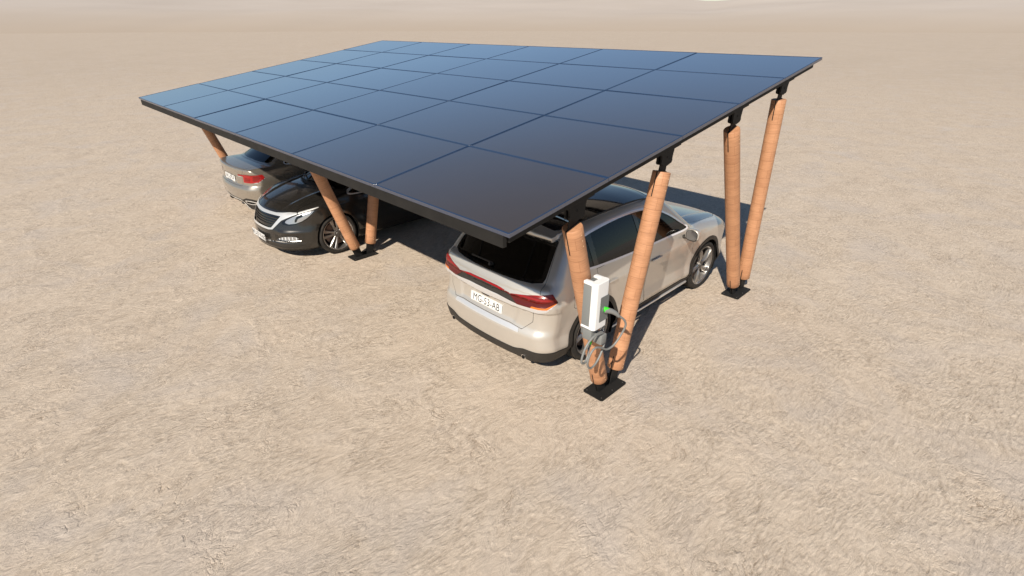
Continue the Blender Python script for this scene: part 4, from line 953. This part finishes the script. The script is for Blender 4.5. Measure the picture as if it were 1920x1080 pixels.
    car.take('lower_trim_strip', wf([(-.3, .302), (.24, .306), (.6, .326), (1.10, .350), (1.10, .361), (.6, .340), (.24, .320), (-.3, .316)]), BRIGHT, .006)
    car.take('lower_grille', wf([(-.3, .238), (.9, .240), (1.16, .285), (1.17, .318), (.8, .292), (-.3, .288)]), PLASTIC, -.002)
    car.take('lower_lip', ZLT(.200), PLASTIC, .003)
    fd = [(2.00, .30), (3.06, .30), (3.10, .55), (3.08, .95), (3.0, 1.6), (1.88, 1.6), (1.98, 1.0), (2.03, .8)]
    rd = [(1.985, .30), (1.38, .30), (1.30, .55), (1.10, .72), (1.02, .95), (.95, 1.6), (1.865, 1.6), (1.965, 1.0), (2.015, .8)]
    for q in (fd, rd): car.panel('door', (lambda q: lambda V, N: np.maximum.reduce([psdf(V[:, 0], V[:, 2], q), V[:, 2] - .985, (.30 - np.abs(N[:, 1])) * .1]))(q), BLKP, True)
    bon = lambda V, N: np.maximum.reduce([np.abs(V[:, 1]) - (.76 - .16 * sstep(V[:, 0], 3.6, 4.5)), 3.645 - .48 * V[:, 1] ** 2 - V[:, 0], V[:, 0] - (4.445 - .42 * np.abs(V[:, 1]) ** 2.15), .25 - N[:, 2], .7 - V[:, 2]])
    car.panel('bonnet', bon, BLKP)
    tl = lambda V, N: np.maximum(psdf(np.abs(V[:, 1]) + .8 * V[:, 0], V[:, 2], [(.6, .82), (.62, 1.0), (.95, 1.02), (1.2, .95), (1.0, .83)]), np.maximum(N[:, 0] - .55, V[:, 0] - .7) * .2)
    car.take('tail_light', tl, RED, .004, True)
    car.finish('body', BLKP)
    # grille bars
    bm = bmesh.new()
    for z_, hw in ((.580, .40), (.615, .43), (.650, .46), (.685, .49)):
        yy = np.linspace(-hw, hw, 15); xx = np.interp(z_, [.48, .56, .66, .76], [4.56, 4.535, 4.495, 4.435]) - .36 * (np.abs(yy) / .9) ** 2.15
        V, F_ = tube([(x - .008, y, z_ + .012 * (1 - (y / .45) ** 2)) for x, y in zip(xx, yy)], .0085, 8, 2)
        b2 = bmesh.new(); vs = [b2.verts.new(v) for v in V]; [b2.faces.new([vs[k] for k in f]) for f in F_]; join(bm, b2)
    bm_obj('grille_bar', bm, PLASTIC, root, True)
    for x in (HB, HF):
        for s in (-1, 1): wheel(root, x, s * .785, RT, RT, .270, .22, 'split', s); arch_liner(root, x, RT, RA + .004, s * .88, s * .50)
    plate(root, 'WU-0719-NG', (4.598, 0, .362), (R(93), 0, R(90)), sx=.80)
    for s in (-1, 1):
        mirror(root, 2.96, s * 1.0, 1.03, s, BLKP, .23, .15); handle(root, 2.18, s * .895, .86, s, BLKP); handle(root, 1.2, s * .895, .88, s, BLKP)
    for y0, y1 in ((.50, -.15), (-.05, -.60)):
        pp = [(3.575 - .46 * y * y - k * .06, y, 1.055 + k * .055 - .02 * y * y) for y, k in ((y0, 0), ((y0 + y1) / 2, .6), (y1, .3))]
        V, F_ = tube(pp, .010, 6, 4); mesh_obj('wiper', V, F_, PLASTIC, root, smooth=True)
    seats(root, (2.25, 1.25), (-.36, .36), .38); dash(root, 2.8, .64, .96); floor_pan(root, L, .90, .22)
    return root
build_black()

# ------------------------------------------------------------------ charger on the front post and its cable
def build_charger():
    X, Y, Zc = 1.015, -.035, 1.33
    root = tag(empty('wall_charger', (X, Y, 0)), 'white and grey charging box fixed to the front wooden post', 'charger')
    def o(name, bm, m, smooth=True, parent=root): bmesh.ops.translate(bm, vec=(-X, -Y, 0), verts=bm.verts[:]); return bm_obj(name, bm, m, parent, smooth)
    x0, x1, yf, yb, z0, z1 = .920, 1.112, -.112, .036, 1.092, 1.548
    # white shell: front, top and bottom returns (C shaped from the side), rounded front edges
    bm = bmesh.new(); pl = round_rect(x0, yf, x1, yb + .06, .030, 6)
    pl = [(x, min(y, yb)) for x, y in pl]
    add_prism(bm, [p for p in round_rect(x0, yf, x1, yf + .075, .030, 6)], 2, z0, z1, .004); o('housing', bm, WHITE)
    bm = bmesh.new(); add_box(bm, (x0 + .004, yf + .05, z1 - .030), (x0 + .052, yb, z1 - .0008), .006); add_box(bm, (x1 - .052, yf + .05, z1 - .030), (x1 - .002, yb, z1 - .0008), .006); add_box(bm, (x0 + .001, yf + .05, z0 + .0008), (x1 - .001, yb, z0 + .024), .006)
    add_box(bm, (x1 - .012, yf + .05, z0 + .02), (x1 - .0008, yb, z1 - .02), .003); o('housing_rim', bm, WHITE)
    bm = bmesh.new(); add_box(bm, (x0 + .003, yf + .045, z0 + .026), (x1 - .013, yb - .004, z1 - .033), .004); o('side_panel', bm, GREY)
    bm = bmesh.new(); add_box(bm, (x0 + .0525, yf + .06, z1 - .034), (x1 - .0525, yb - .006, z1 - .016), .003); add_cyl(bm, (X - .02, -.01, z1 - .017), (X - .02, -.01, z1 - .008), .010, 12); o('top_recess', bm, GREYD)
    bm = bmesh.new(); add_prism(bm, round_rect(x0 + .068, 1.160, x1 - .004, 1.405, .006), 1, yf - .0025, yf + .004); fp = o('socket_panel', bm, GREYD)
    bm = bmesh.new(); add_cyl(bm, (x0 + .128, yf - .006, 1.272), (x0 + .128, yf - .0026, 1.272), .032, 28); o('socket', bm, GREY, True, fp)
    # bracket behind the box and the holster under it
    bm = bmesh.new(); add_box(bm, (X - .055, yb - .004, 1.0), (X + .075, yb + .022, 1.46), .004); o('mounting_bracket', bm, GREYD)
    bm = bmesh.new(); add_box(bm, (.955, -.065, .955), (1.055, .036, 1.086), .008); o('lower_mount', bm, GREY)
    bm = bmesh.new(); add_box(bm, (1.005, -.145, .925), (1.085, -.050, 1.025), .010); o('cable_holder', bm, CABLE)
    cab = tag(empty('charging_cable', (.99, -.12, 0)), 'grey charging cable with green plug looped under the white charging box', 'cable')
    sx, sy = -.99, .12
    pts = [(1.130, -.178, 1.222), (1.175, -.200, 1.185), (1.225, -.218, 1.135), (1.255, -.220, 1.07), (1.245, -.20, .985), (1.175, -.175, .880), (1.08, -.165, .865), (.985, -.165, .925), (.895, -.165, .965), (.835, -.16, .930), (.815, -.15, .83), (.875, -.14, .745), (.965, -.135, .755), (1.045, -.13, .835), (1.095, -.12, .935), (1.08, -.115, 1.01), (1.0, -.13, 1.050), (.895, -.135, 1.065), (.810, -.13, 1.01), (.765, -.125, .915), (.770, -.12, .845), (.825, -.115, .820), (.870, -.105, .855), (.895, -.095, .925)]
    V, F_ = tube([(x + sx, y + sy, z) for x, y, z in pts], .0100, 12, 8); mesh_obj('cable', V, F_, CABLE, cab, smooth=True)
    def plug(p, d, s, up=Vector((0, 0, 1))):
        p, d = Vector(p) + Vector((sx, sy, 0)), Vector(d).normalized()
        V, F_ = tube([p, p + d * .03 * s, p + d * .075 * s - up * .006 * s, p + d * .12 * s - up * .026 * s, p + d * .150 * s - up * .052 * s], lambda t: (.027 - .014 * t * t) * s, 14, 5); pg = mesh_obj('plug', V, F_, CABLE, cab, smooth=True)
        V, F_ = tube([p + up * .007 - d * .004, p + d * .022 * s + up * .010 * s, p + d * .055 * s + up * .005 * s], lambda t: (.027 - .012 * t) * s, 14, 5); mesh_obj('plug_cover', V, F_, GREEN, pg, smooth=True)
    plug((1.045, -.118, 1.268), (.78, -.50, -.20), 1.0)
    plug((.915, -.085, .985), (-.08, -.06, -1.), .62, Vector((-.3, -.9, 0)))
build_charger()
bpy.context.view_layer.update()
